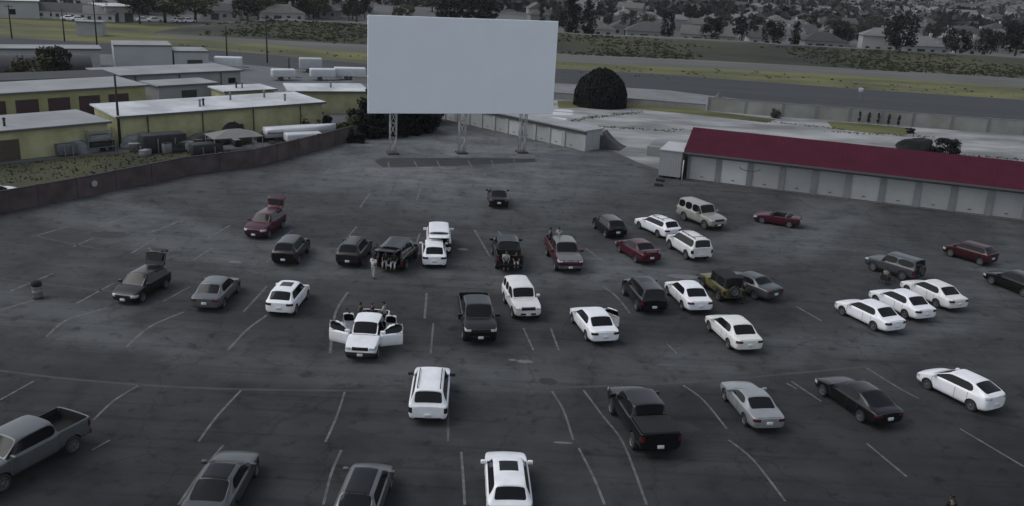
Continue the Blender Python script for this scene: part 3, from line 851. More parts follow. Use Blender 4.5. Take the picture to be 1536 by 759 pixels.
def person_meshes(kind):
    """body, hair, shirt, trousers and shoes of a figure facing +x. pose: stand, lean, sit"""
    sit = kind == 'sit'
    pz = .16 if sit else .93
    lean = .05 if sit else (.12 if kind == 'lean' else 0.0)
    pel = Vector((0, 0, pz))
    wst = Vector((lean * .4, 0, pz + .16)); ch = Vector((lean, 0, pz + .34)); nk = Vector((lean * 1.3, 0, pz + .52)); nt_ = Vector((lean * 1.3 + .015, 0, pz + .58))
    hd = nt_ + Vector((.02, 0, .075)); tp = nt_ + Vector((.015, 0, .155))
    J = [(tuple(pel), (.135, .105)), (tuple(wst), (.125, .09)), (tuple(ch), (.15, .105)), (tuple(nk), (.06, .055)), (tuple(nt_), (.052, .055)), (tuple(hd), (.074, .092)), (tuple(tp), (.066, .078))]
    E = [(0, 1), (1, 2), (2, 3), (3, 4), (4, 5), (5, 6)]
    fr = []
    arms = {}; legs = {}
    for s in (1, -1):
        sh = ch + Vector((0, s * .185, .11))
        if sit: el = sh + Vector((.10, s * .06, -.25)); wr = el + Vector((.20, -s * .06, -.08)); pd = (.9, -s * .2, -.3); dn = (0, 0, -1); sd = (0, s, 0)
        elif kind == 'lean' and s > 0: el = sh + Vector((.16, .07, -.20)); wr = el + Vector((.2, -.03, .06)); pd = (1, 0, 0); dn = (0, 0, -1); sd = (0, -1, 0)
        else: el = sh + Vector((-.02, s * .055, -.28)); wr = el + Vector((.06, s * .01, -.25)); pd = (.12, 0, -1); dn = (.2, -s, 0); sd = (-1, 0, 0)
        n0 = len(J)
        J.append((tuple(sh), .062)); J.append((tuple(el), .043)); J.append((tuple(wr), .028))
        E += [(2, n0), (n0, n0 + 1), (n0 + 1, n0 + 2)]
        fr += hand_chain(J, E, wr, pd, sd, dn)
        arms[s] = (sh, el, wr)
    for s in (1, -1):
        hp = pel + Vector((0, s * .09, -.06))
        if sit: kn = hp + Vector((.42, s * .05, .05)); an = kn + Vector((.06, 0, -.42)); 
        else:
            st = .05 * s
            kn = Vector((hp.x + st + .02, s * .10, .49)); an = Vector((hp.x + st * 1.6 - .01, s * .105, .085))
        toe = an + Vector((.15, s * .02, -.05))
        n0 = len(J)
        J.append((tuple(hp), .088)); J.append((tuple(kn), .058)); J.append((tuple(an), .040)); J.append((tuple(toe), (.04, .028)))
        E += [(0, n0), (n0, n0 + 1), (n0 + 1, n0 + 2), (n0 + 2, n0 + 3)]
        legs[s] = (hp, kn, an, toe)
    body = skin_mesh('body', J, E, {0} | set(fr), 1)
    # face: nose, brow ears and eyes joined into the body mesh
    bm = bmesh.new(); bm.from_mesh(body)
    def blob(c, r, mi=0, sc_=(1, 1, 1)):
        M = Matrix.Translation(c) @ Matrix.Diagonal((*sc_, 1))
        g = bmesh.ops.create_uvsphere(bm, u_segments=8, v_segments=6, radius=r, matrix=M)
        for v in g['verts']:
            for f in v.link_faces: f.material_index = mi; f.smooth = True
    blob(hd + Vector((.088, 0, -.01)), .018, 0, (1, .8, 1.4))
    for s in (1, -1):
        blob(hd + Vector((.078, s * .03, .012)), .010, 1)
        blob(hd + Vector((0, s * .08, 0)), .022, 0, (.7, .5, 1.3))
    blob(hd + Vector((.078, 0, -.045)), .018, 2, (.5, 1.3, .4))
    bm.to_mesh(body); bm.free()
    hair = skin_mesh('hair', [(tuple(hd + Vector((-.025, 0, .02))), (.078, .086)), (tuple(tp + Vector((-.008, 0, .01))), (.078, .085)), (tuple(hd + Vector((-.05, 0, -.05))), (.062, .05))], [(0, 1), (0, 2)], {0}, 1)
    Js = [(tuple(pel + Vector((0, 0, -.03))), (.155, .125)), (tuple(wst), (.142, .108)), (tuple(ch), (.168, .122)), (tuple(nk + Vector((0, 0, -.02))), (.078, .07))]; Es = [(0, 1), (1, 2), (2, 3)]
    for s in (1, -1):
        sh, el, wr = arms[s]; n0 = len(Js)
        Js.append((tuple(sh), .076)); Js.append((tuple(sh.lerp(el, .85)), .062)); Es += [(2, n0), (n0, n0 + 1)]
    shirt = skin_mesh('shirt', Js, Es, {0}, 1)
    Jt = [(tuple(pel), (.15, .12)), (tuple(pel + Vector((0, 0, .07))), (.142, .112))]; Et = [(0, 1)]
    for s in (1, -1):
        hp, kn, an, toe = legs[s]; n0 = len(Jt)
        Jt += [(tuple(hp), .102), (tuple(kn), .072), (tuple(kn.lerp(an, .9)), .058)]; Et += [(0, n0), (n0, n0 + 1), (n0 + 1, n0 + 2)]
    tr = skin_mesh('trousers', Jt, Et, {0}, 1)
    shoes = []
    for s in (1, -1):
        hp, kn, an, toe = legs[s]
        shoes.append(skin_mesh('shoe', [(tuple(an + Vector((-.03, 0, -.035))), (.05, .045)), (tuple(an + Vector((.06, 0, -.04))), (.05, .042)), (tuple(toe + Vector((.02, 0, -.002))), (.045, .034))], [(0, 1), (1, 2)], {0}, 1))
    body.materials.clear(); [body.materials.append(m) for m in (SKIN, EYE, mat('lips', (.22, .09, .08), .5))]
    return body, hair, shirt, tr, shoes

PM = {k: person_meshes(k) for k in ('stand', 'lean', 'sit')}
CL = dict(white=mat('white_cotton', (.55, .57, .6), .9, .1, 9), grey=mat('grey_cotton', (.16, .16, .165), .9, .15, 9), black=mat('black_cotton', (.012, .012, .013), .9, .15, 9),
          blue=mat('dark_denim', (.03, .036, .05), .9, .2, 9), pale=mat('pale_cotton', (.33, .33, .31), .9, .1, 9), red=mat('maroon_cotton', (.05, .018, .02), .9, .1, 9))
def person(kind, loc, heading, top, legs_, label, size=1.0, bald=False):
    b, h, s, t, sh = PM[kind]
    o = bpy.data.objects.new('person', b); COL.objects.link(o)
    o.location = loc; o.rotation_euler = (0, 0, R(heading)); o.scale = (size,) * 3
    for nm, me, m in (('hair', h, HAIR), ('shirt', s, CL[top]), ('trousers', t, CL[legs_]), ('shoe', sh[0], SHOE), ('shoe', sh[1], SHOE)):
        c = bpy.data.objects.new(nm, me); COL.objects.link(c); c.parent = o
        if not me.materials: me.materials.append(m)
        c.material_slots[0].link = 'OBJECT'; c.material_slots[0].material = m
    tag(o, label, 'person', 'people at the drive-in')
    return o

def local(rootlabel, x, y, z):
    for o in bpy.data.objects:
        if o.get('label') == rootlabel and o.parent is None:
            M = Matrix.Translation(o.location) @ Matrix.Rotation(o.rotation_euler.z, 4, 'Z')
            return M @ Vector((x, y, z)), math.degrees(o.rotation_euler.z)
    raise KeyError(rootlabel)
def person_on(root, x, y, z, turn, kind, top, legs_, label, size=1.0):
    p, h = local(root, x, y, z)
    return person(kind, p, h + turn, top, legs_, label, size)

person('stand', G(560, 418), 60, 'white', 'pale', 'person in a white shirt standing behind the large black vehicle with the raised tailgate')
BB = 'large black sport utility vehicle with its tailgate raised and people gathered behind it'
person_on(BB, -1.0, 1.35, 0, 190, 'stand', 'black', 'black', 'person in black standing along the side of the large black vehicle with the raised tailgate')
person_on(BB, -2.22, .28, .74, 180, 'sit', 'black', 'pale', 'person in black with pale trousers sitting on the open tail of the large black vehicle', .95)
person_on(BB, -2.22, -.32, .74, 180, 'sit', 'black', 'white', 'person in black with white trousers sitting on the open tail of the large black vehicle', .95)
HB = 'black hatchback with its tailgate raised high, facing the camera'
person_on(HB, -2.3, -.35, 0, 30, 'lean', 'pale', 'black', 'person in a pale top leaning into the raised tailgate of the black hatchback')
BP = 'black pickup with its tailgate down and people sitting on it'
person_on(BP, -2.62, .30, .74, 178, 'sit', 'pale', 'black', 'person in a pale shirt sitting on the lowered tailgate of the black pickup')
person_on(BP, -2.55, -.42, .74, 182, 'sit', 'black', 'pale', 'person in a black top sitting on the lowered tailgate of the black pickup', .9)
RP = 'dark red pickup with a pale bonnet and chrome grille and people in the bed'
person_on(RP, -1.35, -.15, .82, 170, 'stand', 'pale', 'black', 'person in a pale top standing in the bed of the dark red pickup', .92)
person_on(RP, -1.7, -.80, 1.33, 90, 'sit', 'black', 'black', 'person in black sitting on the bed rail of the dark red pickup', 1)
WP = 'white pickup with all its doors swung open and people in the bed'
person_on(WP, -1.25, -.72, 1.17, 95, 'sit', 'black', 'blue', 'person in a black top sitting on the bed rail of the white pickup', 1)
person_on(WP, -1.95, -.1, .78, 150, 'stand', 'red', 'blue', 'person in a maroon top standing in the bed of the white pickup', .6)
person_on(WP, -1.55, .72, 1.17, -95, 'sit', 'pale', 'black', 'person in a pale top sitting on the bed rail of the white pickup', 1)
person_on(WP, -1.4, -1.5, 0, 20, 'stand', 'black', 'blue', 'person in a black top standing on the asphalt beside the bed of the white pickup', .95)
person('stand', G(1113, 455), 120, 'black', 'black', 'person in black standing behind the yellow off-roader')
person('sit', G(1326, 426) + Vector((0, 0, .34)), 40, 'grey', 'black', 'person in grey sitting in a folding chair beside the grey two-door off-roader')
ch_ = empty('folding_chair', G(1326, 426), R(40))
link('seat', rbox('seat', -.22, .26, -.26, .26, .34, .37, .01), CLOTH_TOP, ch_)
link('backrest', rbox('backrest', -.27, -.235, -.26, .26, .42, .82, .012), CLOTH_TOP, ch_)
for s in (1, -1):
    for p, q in (((-.25, s * .27, .85), (-.25, s * .27, 0)), ((.24, s * .27, .36), (.24, s * .27, 0))):
        bm = bmesh.new(); tube(bm, p, q, .014, n=6); link('leg', tomesh(bm, 'leg', True), RIMD, ch_)
tag(ch_, 'black folding chair beside the grey two-door off-roader', 'chair')
pb = G(1430, 742, 1.72)
person('stand', (pb.x, pb.y, 0), 100, 'black', 'black', 'person in black whose head and shoulders show at the bottom edge of the picture')

# a litter barrel on the asphalt
bl_ = empty('litter_barrel', G(57, 447))
bm = bmesh.new(); lathe(bm, [(.005, .12), (.27, .12), (.29, .14), (.29, .42), (.305, .44), (.29, .46), (.29, .72), (.305, .74), (.29, .76), (.29, .90)], 20)
link('barrel', tomesh(bm, 'barrel', True), mat('grey_drum', (.17, .17, .17), .6, .25, 4), bl_)
bm = bmesh.new(); lathe(bm, [(.30, .0), (.31, .02), (.31, .12), (.29, .13), (.005, .13)], 20)
link('base', tomesh(bm, 'base', True), PLASTIC, bl_)
bm = bmesh.new(); lathe(bm, [(.30, .80), (.32, .88), (.31, 1.0), (.25, 1.1), (.12, 1.16), (.005, 1.17)], 20)
link('liner', tomesh(bm, 'liner', True), CLOTH_TOP, bl_)
tag(bl_, 'grey litter barrel with a black liner standing alone on the asphalt', 'litter barrel')
# ------------------------------------------------------------------ light and air
SUN_EL, SUN_AZ = 52.0, -92.0       # azimuth measured clockwise from +y
wd = bpy.data.worlds.new('World'); sc.world = wd; wd.use_nodes = True
t = wd.node_tree; bg = t.nodes['Background']
sk = t.nodes.new('ShaderNodeTexSky'); sk.sky_type = 'NISHITA'; sk.sun_disc = False
sk.sun_elevation = R(SUN_EL); sk.sun_rotation = R(SUN_AZ); sk.altitude = 20
sk.air_density = 1.0; sk.dust_density = 1.5; sk.ozone_density = 0.6
hs = t.nodes.new('ShaderNodeHueSaturation'); hs.inputs['Saturation'].default_value = 0.42     # grey overcast
t.links.new(sk.outputs[0], hs.inputs['Color']); t.links.new(hs.outputs[0], bg.inputs['Color']); bg.inputs['Strength'].default_value = 0.15
sl = bpy.data.lights.new('sun', 'SUN'); sl.energy = 0.95; sl.angle = R(38); sl.color = (1.0, .985, .96)
so = bpy.data.objects.new('sun', sl); COL.objects.link(so)
sd_ = Vector((math.sin(R(SUN_AZ)) * math.cos(R(SUN_EL)), math.cos(R(SUN_AZ)) * math.cos(R(SUN_EL)), math.sin(R(SUN_EL))))
so.rotation_euler = sd_.to_track_quat('Z', 'Y').to_euler(); so.location = (0, 0, 60)
vs_ = sc.view_settings
vs_.view_transform = 'Standard'; vs_.look = 'None'; vs_.exposure = 0.0; vs_.gamma = 1; vs_.use_curve_mapping = False

# ------------------------------------------------------------------ ground, lot and markings
EARTH = mat('dry_earth', (.075, .075, .072), .95, col2=(.12, .12, .115), scale=.05)
GRASS = mat('rough_grass', (.020, .022, .010), .95, lo=.34, hi=.64, col2=(.052, .054, .022), scale=.12, detail=8)
GRASSD = mat('dark_scrub', (.007, .010, .006), .95, lo=.36, hi=.64, col2=(.046, .048, .018), scale=.06, detail=7, stretch=(.35, 1, 1))
GRASSL = mat('mown_grass', (.032, .036, .010), .95, lo=.36, hi=.62, col2=(.120, .118, .032), scale=.09, detail=8, stretch=(.4, 1, 1))
PATHM = mat('dirt_track', (.060, .061, .056), .95, col2=(.105, .106, .098), scale=.08, stretch=(.3, 1, 1))
ROADM = mat('road_asphalt', (.015, .017, .021), .9, col2=(.027, .029, .034), scale=.3, stretch=(.03, 1, 1))
CONC = mat('pale_concrete', (.125, .13, .128), .9, lo=.38, hi=.62, col2=(.31, .32, .318), scale=.16, detail=12, stretch=(.45, 1, 1))
KERBM = mat('concrete_strip', (.15, .155, .16), .9, .2, .2)

def asphalt():
    m = bpy.data.materials.new('lot_asphalt'); t, b = nt(m)
    tc = t.nodes.new('ShaderNodeTexCoord')
    def noise(scale, detail=6, rough=.6, st=None):
        n = t.nodes.new('ShaderNodeTexNoise'); n.inputs['Scale'].default_value = scale; n.inputs['Detail'].default_value = detail; n.inputs['Roughness'].default_value = rough
        if st:
            mp = t.nodes.new('ShaderNodeMapping'); mp.inputs['Scale'].default_value = st
            t.links.new(tc.outputs['Object'], mp.inputs[0]); t.links.new(mp.outputs[0], n.inputs['Vector'])
        else: t.links.new(tc.outputs['Object'], n.inputs['Vector'])
        return n
    def ramp(src, stops):
        r = t.nodes.new('ShaderNodeValToRGB')
        while len(r.color_ramp.elements) < len(stops): r.color_ramp.elements.new(.5)
        for e, (p, c) in zip(r.color_ramp.elements, stops): e.position = p; e.color = (c, c, c, 1)
        t.links.new(src, r.inputs[0]); return r
    def math_(op, a, b_=None, v=None):
        n = t.nodes.new('ShaderNodeMath'); n.operation = op
        t.links.new(a, n.inputs[0])
        if b_ is not None: t.links.new(b_, n.inputs[1])
        if v is not None: n.inputs[1].default_value = v
        return n.outputs[0]
    # distance from the screen: worn aisles paler than oily parking arcs, light falloff toward the camera painted in
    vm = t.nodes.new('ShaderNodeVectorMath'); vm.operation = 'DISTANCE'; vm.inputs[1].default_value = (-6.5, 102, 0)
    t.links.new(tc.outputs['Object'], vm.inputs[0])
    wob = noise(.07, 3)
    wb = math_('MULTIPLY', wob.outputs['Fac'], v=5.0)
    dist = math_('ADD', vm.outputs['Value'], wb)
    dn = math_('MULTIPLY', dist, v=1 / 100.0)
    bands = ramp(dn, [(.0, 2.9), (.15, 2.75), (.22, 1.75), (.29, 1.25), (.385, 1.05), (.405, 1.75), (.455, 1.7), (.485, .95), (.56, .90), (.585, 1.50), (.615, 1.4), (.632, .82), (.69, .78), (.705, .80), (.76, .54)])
    big = ramp(noise(.045, 5).outputs['Fac'], [(.32, .62), (.68, 1.38)])
    blot = ramp(noise(.35, 7, .65, (1, 1, 1)).outputs['Fac'], [(.32, .62), (.5, 1.0), (.7, 1.22)])
    streak = ramp(noise(.5, 6, .6, (.16, 1.4, 1)).outputs['Fac'], [(.3, .80), (.65, 1.12)])
    fine = ramp(noise(9, 5, .7).outputs['Fac'], [(.3, .86), (.7, 1.14)])
    vor = t.nodes.new('ShaderNodeTexVoronoi'); vor.feature = 'DISTANCE_TO_EDGE'; vor.inputs['Scale'].default_value = .16
    wv = noise(.6, 4); 
    mixv = t.nodes.new('ShaderNodeVectorMath'); mixv.operation = 'MULTIPLY_ADD'; mixv.inputs[1].default_value = (2.2, 2.2, 0)
    t.links.new(wv.outputs['Color'], mixv.inputs[0]); t.links.new(tc.outputs['Object'], mixv.inputs[2]); t.links.new(mixv.outputs[0], vor.inputs['Vector'])
    # oil drips and dark tyre rubs
    n3 = noise(1.1, 3, .5); spots = ramp(n3.outputs['Fac'], [(.30, .55), (.37, .86), (.44, 1.0)])
    n4 = noise(.9, 4, .55, (.07, 2.2, 1)); rubs = ramp(n4.outputs['Fac'], [(.34, .74), (.44, 1.0), (.66, 1.0), (.76, 1.16)])
    crack = ramp(vor.outputs['Distance'], [(.0, .72), (.006, .8), (.012, 1.0)])
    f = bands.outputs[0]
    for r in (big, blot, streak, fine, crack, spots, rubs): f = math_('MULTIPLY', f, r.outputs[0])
    mx = t.nodes.new('ShaderNodeMix'); mx.data_type = 'RGBA'; mx.blend_type = 'MULTIPLY'; mx.inputs[0].default_value = 1
    mx.inputs[6].default_value = (.0435, .046, .0475, 1)
    t.links.new(f, mx.inputs[7])
    t.links.new(mx.outputs[2], b.inputs['Base Color'])
    b.inputs['Roughness'].default_value = .9; b.inputs['Specular IOR Level'].default_value = .25
    bp = t.nodes.new('ShaderNodeBump'); bp.inputs['Strength'].default_value = .15; bp.inputs['Distance'].default_value = .02
    t.links.new(fine.outputs[0], bp.inputs['Height']); t.links.new(bp.outputs['Normal'], b.inputs['Normal'])
    return m
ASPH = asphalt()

sheet('ground', [(-9000, -2000), (9000, -2000), (9000, 12000), (-9000, 12000)], -0.012, EARTH)
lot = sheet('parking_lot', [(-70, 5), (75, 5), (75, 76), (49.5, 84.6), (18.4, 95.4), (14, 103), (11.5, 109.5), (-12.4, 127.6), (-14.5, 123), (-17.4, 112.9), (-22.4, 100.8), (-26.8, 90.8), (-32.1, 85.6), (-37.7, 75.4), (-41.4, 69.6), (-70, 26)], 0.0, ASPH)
sheet('concrete_yard', [(11.7, 109.6), (14.1, 103.2), (18.6, 96.5), (49.6, 86), (120, 62), *[G(*p)[:2] for p in ((1900, 225.5), (1536, 201), (1368, 189), (1273, 181.5), (1173, 174.5), (1062, 165))], (6.7, 150.8), (-6, 146), (-13, 139), (-12, 128.4)], -.004, CONC)
WORN = bpy.data.materials.new('worn_white_paint'); t, b = nt(WORN)
n = t.nodes.new('ShaderNodeTexNoise'); n.inputs['Scale'].default_value = 1.7; n.inputs['Detail'].default_value = 8; n.inputs['Roughness'].default_value = .75
tc = t.nodes.new('ShaderNodeTexCoord'); t.links.new(tc.outputs['Object'], n.inputs['Vector'])
r = t.nodes.new('ShaderNodeValToRGB'); r.color_ramp.elements[0].position = .40; r.color_ramp.elements[0].color = (.058, .060, .063, 1); r.color_ramp.elements[1].position = .66; r.color_ramp.elements[1].color = (.155, .16, .165, 1)
t.links.new(n.outputs['Fac'], r.inputs[0]); t.links.new(r.outputs[0], b.inputs['Base Color']); b.inputs['Roughness'].default_value = .85

LINES = [[(210, 577), (172, 600), (140, 630)], [(50, 572), (0, 600)], [(362, 585), (325, 625), (298, 662)], [(517, 588), (505, 625), (488, 663)], [(672, 595), (672, 662)], [(828, 587), (845, 615), (860, 660)],
 [(875, 585), (905, 625), (935, 665), (970, 757)], [(1025, 578), (1055, 600), (1090, 643)], [(1187, 572), (1232, 602)], [(1300, 552), (1345, 580), (1378, 598)], [(335, 668), (300, 710), (268, 757)], [(512, 675), (497, 710), (485, 757)],
 [(692, 678), (695, 720), (697, 757)], [(868, 672), (890, 715), (907, 757)], [(1093, 660), (1130, 690), (1178, 752)], [(1300, 665), (1360, 715)], [(1440, 643), (1536, 700)], [(165, 660), (138, 675)],
 [(160, 462), (100, 480), (70, 505)], [(275, 468), (225, 490), (190, 520)], [(400, 473), (370, 495), (342, 525)], [(522, 438), (503, 470), (495, 530)], [(640, 440), (637, 478)], [(650, 485), (646, 530)], [(785, 492), (800, 525)], [(826, 492), (838, 525)],
 [(905, 430), (925, 445), (945, 470)], [(1195, 460), (1232, 481)], [(170, 425), (115, 455)], [(80, 410), (15, 437)], [(52, 450), (0, 465)], [(285, 430), (245, 452)], [(400, 430), (365, 468)],
 [(100, 340), (50, 355)], [(195, 323), (150, 340)], [(232, 358), (197, 380)], [(275, 330), (222, 350)], [(345, 338), (312, 357)], [(318, 372), (290, 390)], [(140, 357), (110, 370)], [(535, 340), (505, 375)], [(440, 345), (412, 362)], [(430, 372), (400, 393)],
 [(555, 290), (540, 311)], [(632, 280), (625, 300)], [(712, 345), (735, 385)], [(745, 345), (752, 352)], [(630, 350), (620, 376)], [(628, 378), (626, 392)], [(495, 253), (485, 263)], [(572, 253), (563, 263)], [(650, 255), (645, 263)], [(728, 258), (727, 265)],
 [(582, 243), (584, 252)], [(621, 241), (626, 251)], [(655, 241), (660, 250)], [(702, 241), (708, 250)], [(737, 240), (741, 250)], [(770, 239), (775, 248)], [(878, 372), (905, 392)], [(1000, 515), (1015, 530)], [(1180, 575), (1195, 583)]]
def strip(bm, pts, w, z):
    n = len(pts); L_, R_ = [], []
    for i, p in enumerate(pts):
        d = (pts[min(i + 1, n - 1)] - pts[max(i - 1, 0)]).normalized(); s = Vector((-d.y, d.x, 0)) * w / 2
        a = p + s; c = p - s
        L_.append(bm.verts.new((a.x, a.y, z))); R_.append(bm.verts.new((c.x, c.y, z)))
    for i in range(n - 1): bm.faces.new((R_[i], R_[i + 1], L_[i + 1], L_[i]))
def smooth_line(pts, k=4):
    P_ = [pts[0]] + pts + [pts[-1]]; out = []
    for i in range(1, len(P_) - 2):
        for j in range(k):
            u = j / k; a, b, c, d = P_[i - 1], P_[i], P_[i + 1], P_[i + 2]
            out.append(.5 * ((2 * b) + (c - a) * u + (2 * a - 5 * b + 4 * c - d) * u * u + (3 * b - a - 3 * c + d) * u ** 3))
    return out + [pts[-1]]
bm = bmesh.new()
for l in LINES: strip(bm, smooth_line([G(*p) for p in l]), .115 if l[0][1] > 480 else .15, .004)
o = link('stall_markings', tomesh(bm, 'stall_markings'), WORN); o['kind'] = 'structure'
# berm seams: faint worn arcs where the rows begin
bm = bmesh.new()
for l in ([(0, 556), (120, 570), (300, 582), (517, 586), (700, 584), (880, 580), (1050, 572), (1300, 550)], [(0, 418), (120, 432), (200, 441)], [(735, 346), (830, 343), (900, 335)], [(45, 352), (90, 362), (150, 374)], [(1110, 405), (1190, 392), (1250, 385)]):
    strip(bm, smooth_line([G(*p) for p in l], 6), .20, .004)
SEAM = mat('worn_seam', (.033, .035, .037), .9, col2=(.054, .057, .060), scale=.7, detail=9)
o = link('berm_seams', tomesh(bm, 'berm_seams'), SEAM); o['kind'] = 'structure'
PATCH = mat('fresh_asphalt', (.019, .020, .022), .9, col2=(.031, .033, .035), scale=.4)
PALE = mat('pale_scuff', (.12, .122, .125), .9, .25, 3)
def blot(name, px, py, rx, ry, m, z=.004, rz=0, n=18):
    c = G(px, py); bm = bmesh.new(); rr = random.Random(px)
    bm.faces.new([bm.verts.new((c.x + math.cos(R(360 * i / n)) * rx * rr.uniform(.8, 1.1), c.y + math.sin(R(360 * i / n)) * ry * rr.uniform(.8, 1.1), z)) for i in range(n)])
    o = link(name, tomesh(bm, name), m); o['kind'] = 'structure'; return o
bm = bmesh.new(); pts = [G(*p) for p in [(566, 246), (562, 241), (575, 237), (640, 237), (720, 237), (803, 238), (803, 243), (740, 246), (680, 249), (600, 251), (575, 251)]]
bm.faces.new([bm.verts.new((p.x, p.y, .002)) for p in pts][::-1]); bmesh.ops.recalc_face_normals(bm, faces=bm.faces[:])
o = link('asphalt_patch', tomesh(bm, 'asphalt_patch'), PATCH); o['kind'] = 'structure'
for p in ((353, 393, .5, .3), (694, 374, .45, .3), (787, 542, .5, .22), (1024, 415, 1.3, .5), (770, 540, .25, .15), (845, 664, .5, .1)): blot('pale_scuff', *p, PALE)
for p in ((822, 572, .5, .45), (310, 398, .8, .6), (165, 352, 1.5, .9), (945, 247, .5, .6), (962, 251, .6, .5), (90, 355, 2.2, 1.2), (700, 650, 1.0, .6), (1010, 640, 1.3, .6), (1230, 480, 1.5, .8), (560, 640, 1.1, .6)): blot('oil_stain', *p, PATCH, .002)
for p in ((835, 170, 3.0, 1.6), (820, 177, 3.4, 1.5), (850, 166, 2.2, 1.3), (806, 181, 2.6, 1.2)): blot('bright_puddle', *p, mat('wet_pale_concrete', (.42, .43, .45), .25, .1, .5), .002)
bm = bmesh.new(); rr = random.Random(3)
for a, b in (((1000, 193), (1300, 223)), ((880, 178), (960, 168)), ((900, 190), (1010, 197)), ((1130, 180), (1270, 195)), ((840, 188), (890, 174)), ((1380, 228), (1536, 240)), ((1250, 198), (1400, 206))):
    A, B = G(*a), G(*b)
    for k in range(220):
        p = A.lerp(B, rr.random()) + Vector((rr.gauss(0, .5), rr.gauss(0, .45), 0)); s = rr.uniform(.04, .13)
        a0 = rr.uniform(0, 6.3); d = Vector((math.cos(a0), math.sin(a0), 0)) * s
        bm.faces.new([bm.verts.new(p + d + Vector((0, 0, .0))), bm.verts.new(p - d), bm.verts.new(p + Vector((rr.uniform(-.1, .1), rr.uniform(-.1, .1), s * 1.4)))])
WEED = foliage('weed_leaf', (.06, .06, .022), .5)
o = link('weeds', tomesh(bm, 'weeds'), WEED); o['kind'] = 'stuff'; o['label'] = 'yellow green weeds growing in the cracks of the concrete yard'

# far bands: road, verges, dirt track, levee
sheet('road', [(-300, 170), (-75, 183.5), (-29.7, 171.4), (8, 174), (28, 172), (40, 164), (62, 152), (89, 144), (400, 90), (400, 165), (102.6, 186.1), (69.3, 190.6), (31.6, 198.9), (8.4, 199.8), (-33, 190.5), (-57.8, 199), (-78.8, 203), (-300, 215)], -.004, ROADM)
sheet('concrete_verge', [(-29.7, 160), (6.7, 151.3), *[G(*p)[:2] for p in ((1062, 165.5), (1173, 175), (1273, 182), (1368, 189.5), (1536, 201.5), (1900, 226))], (400, 89.5), (89, 146), (62, 152), (40, 163.6), (28, 171.5), (8, 173.5), (-29.7, 171)], -.006, KERBM)
for pts in ([(840, 103), (1280, 133)], ):
    pass
sheet('grass_verge', [(-300, 216), (-78.8, 203.5), (-57.8, 199.4), (-33, 190.9), (8.4, 200.2), (31.6, 199.3), (69.3, 191), (102.6, 186.5), (400, 165.4), (400, 205), (115, 210), (79, 218.8), (34, 216.3), (9, 215.8), (-40, 213), (-90, 228), (-300, 258)], -.004, GRASSL)
sheet('dirt_track', [(-300, 258.4), (-90, 228.4), (-40, 213.4), (9, 216.2), (34, 216.7), (79, 219.2), (115, 210.4), (400, 205.4), (400, 238), (130, 238), (36, 233), (9, 236), (-60, 234), (-300, 262)], -.004, PATHM)
bm = bmesh.new(); prof = [(0, 0), (6, .7), (14, 1.9), (21, 2.9), (26, 3.3), (31, 3.25), (37, 1.6), (44, 0)]; rows = []
xs = [-95 + i * 7 for i in range(82)]
rr = random.Random(5)
for x in xs:
    y0 = 235 + .0 * x + (2 if x > 100 else 0) + 3 * math.sin(x * .03)
    k = min(1, max(0, (x + 95) / 25.0))
    row = []
    for d, h in prof: row.append(bm.verts.new((x, y0 + d, h * k * rr.uniform(.94, 1.06) - (.02 if h == 0 else 0))))
    rows.append(row)
for A, B in zip(rows, rows[1:]):
    for i in range(len(prof) - 1): bm.faces.new((A[i], B[i], B[i + 1], A[i + 1])).material_index = 1 if prof[i][0] in (26,) else 0
bmesh.ops.recalc_face_normals(bm, faces=bm.faces[:])
lev = link('levee_hill', tomesh(bm, 'levee', True), [GRASSD, PATHM]); lev['kind'] = 'structure'
sheet('grass_field', [(-42.5, 69.8), (-33, 86.4), (-27.4, 91.5), (-29.5, 97), (-36, 99), (-45, 92), (-51, 85.5), (-70, 60), (-60, 45)], -.006, GRASS)
sheet('meadow', [(-330, 219), (-92, 228.6), (-96, 262), (-330, 300)], -.003, GRASSL)
sheet('industrial_yard', [(-70, 60), (-51, 86), (-36, 99.4), (-29, 97.4), (-23, 101.5), (-18, 113.5), (-15, 123.5), (-13, 128.5), (-13.5, 139), (-7, 146.5), (-29.9, 160), (-30, 171), (-75, 183), (-300, 169), (-300, 60)], -.008, mat('yard_asphalt', (.075, .08, .085), .9, col2=(.13, .135, .14), scale=.06, detail=7))
sheet('suburb_ground', [(-400, 300), (-60, 282), (700, 282), (3000, 700), (6000, 9000), (-3000, 9000)], -.009, mat('suburb_earth', (.045, .05, .047), .95, col2=(.10, .10, .10), scale=.02, detail=8))

sheet('grass_strip', [G(*p)[:2] for p in ((836, 151), (950, 154), (1060, 166), (1165, 179), (1150, 184), (1050, 173), (945, 162), (838, 162))], -.002, GRASSL)
sheet('grass_patch', [G(*p)[:2] for p in ((1240, 182), (1300, 186), (1372, 193), (1360, 203), (1310, 200), (1250, 193))], -.002, GRASSL)
bm = bmesh.new(); rr = random.Random(12)
for i in range(1500):
    u, v = rr.random(), rr.random()
    p = Vector((-70, 55, 0)).lerp(Vector((-27, 94, 0)), u) + Vector((-.72, .69, 0)) * (rr.uniform(.6, 9) + 2.5 * (1 - u)) 
    h = rr.uniform(.06, .20); a0 = rr.uniform(0, 6.3); dd = Vector((math.cos(a0), math.sin(a0), 0)) * rr.uniform(.08, .2)
    bm.faces.new([bm.verts.new(p + dd), bm.verts.new(p - dd), bm.verts.new(p + dd * .3 + Vector((rr.uniform(-.1, .1), rr.uniform(-.1, .1), h)))])
o = link('tall_grass', tomesh(bm, 'tall_grass'), foliage('grass_blade', (.036, .038, .016), .3)); o['kind'] = 'stuff'; o['label'] = 'rough olive grass behind the maroon fence'
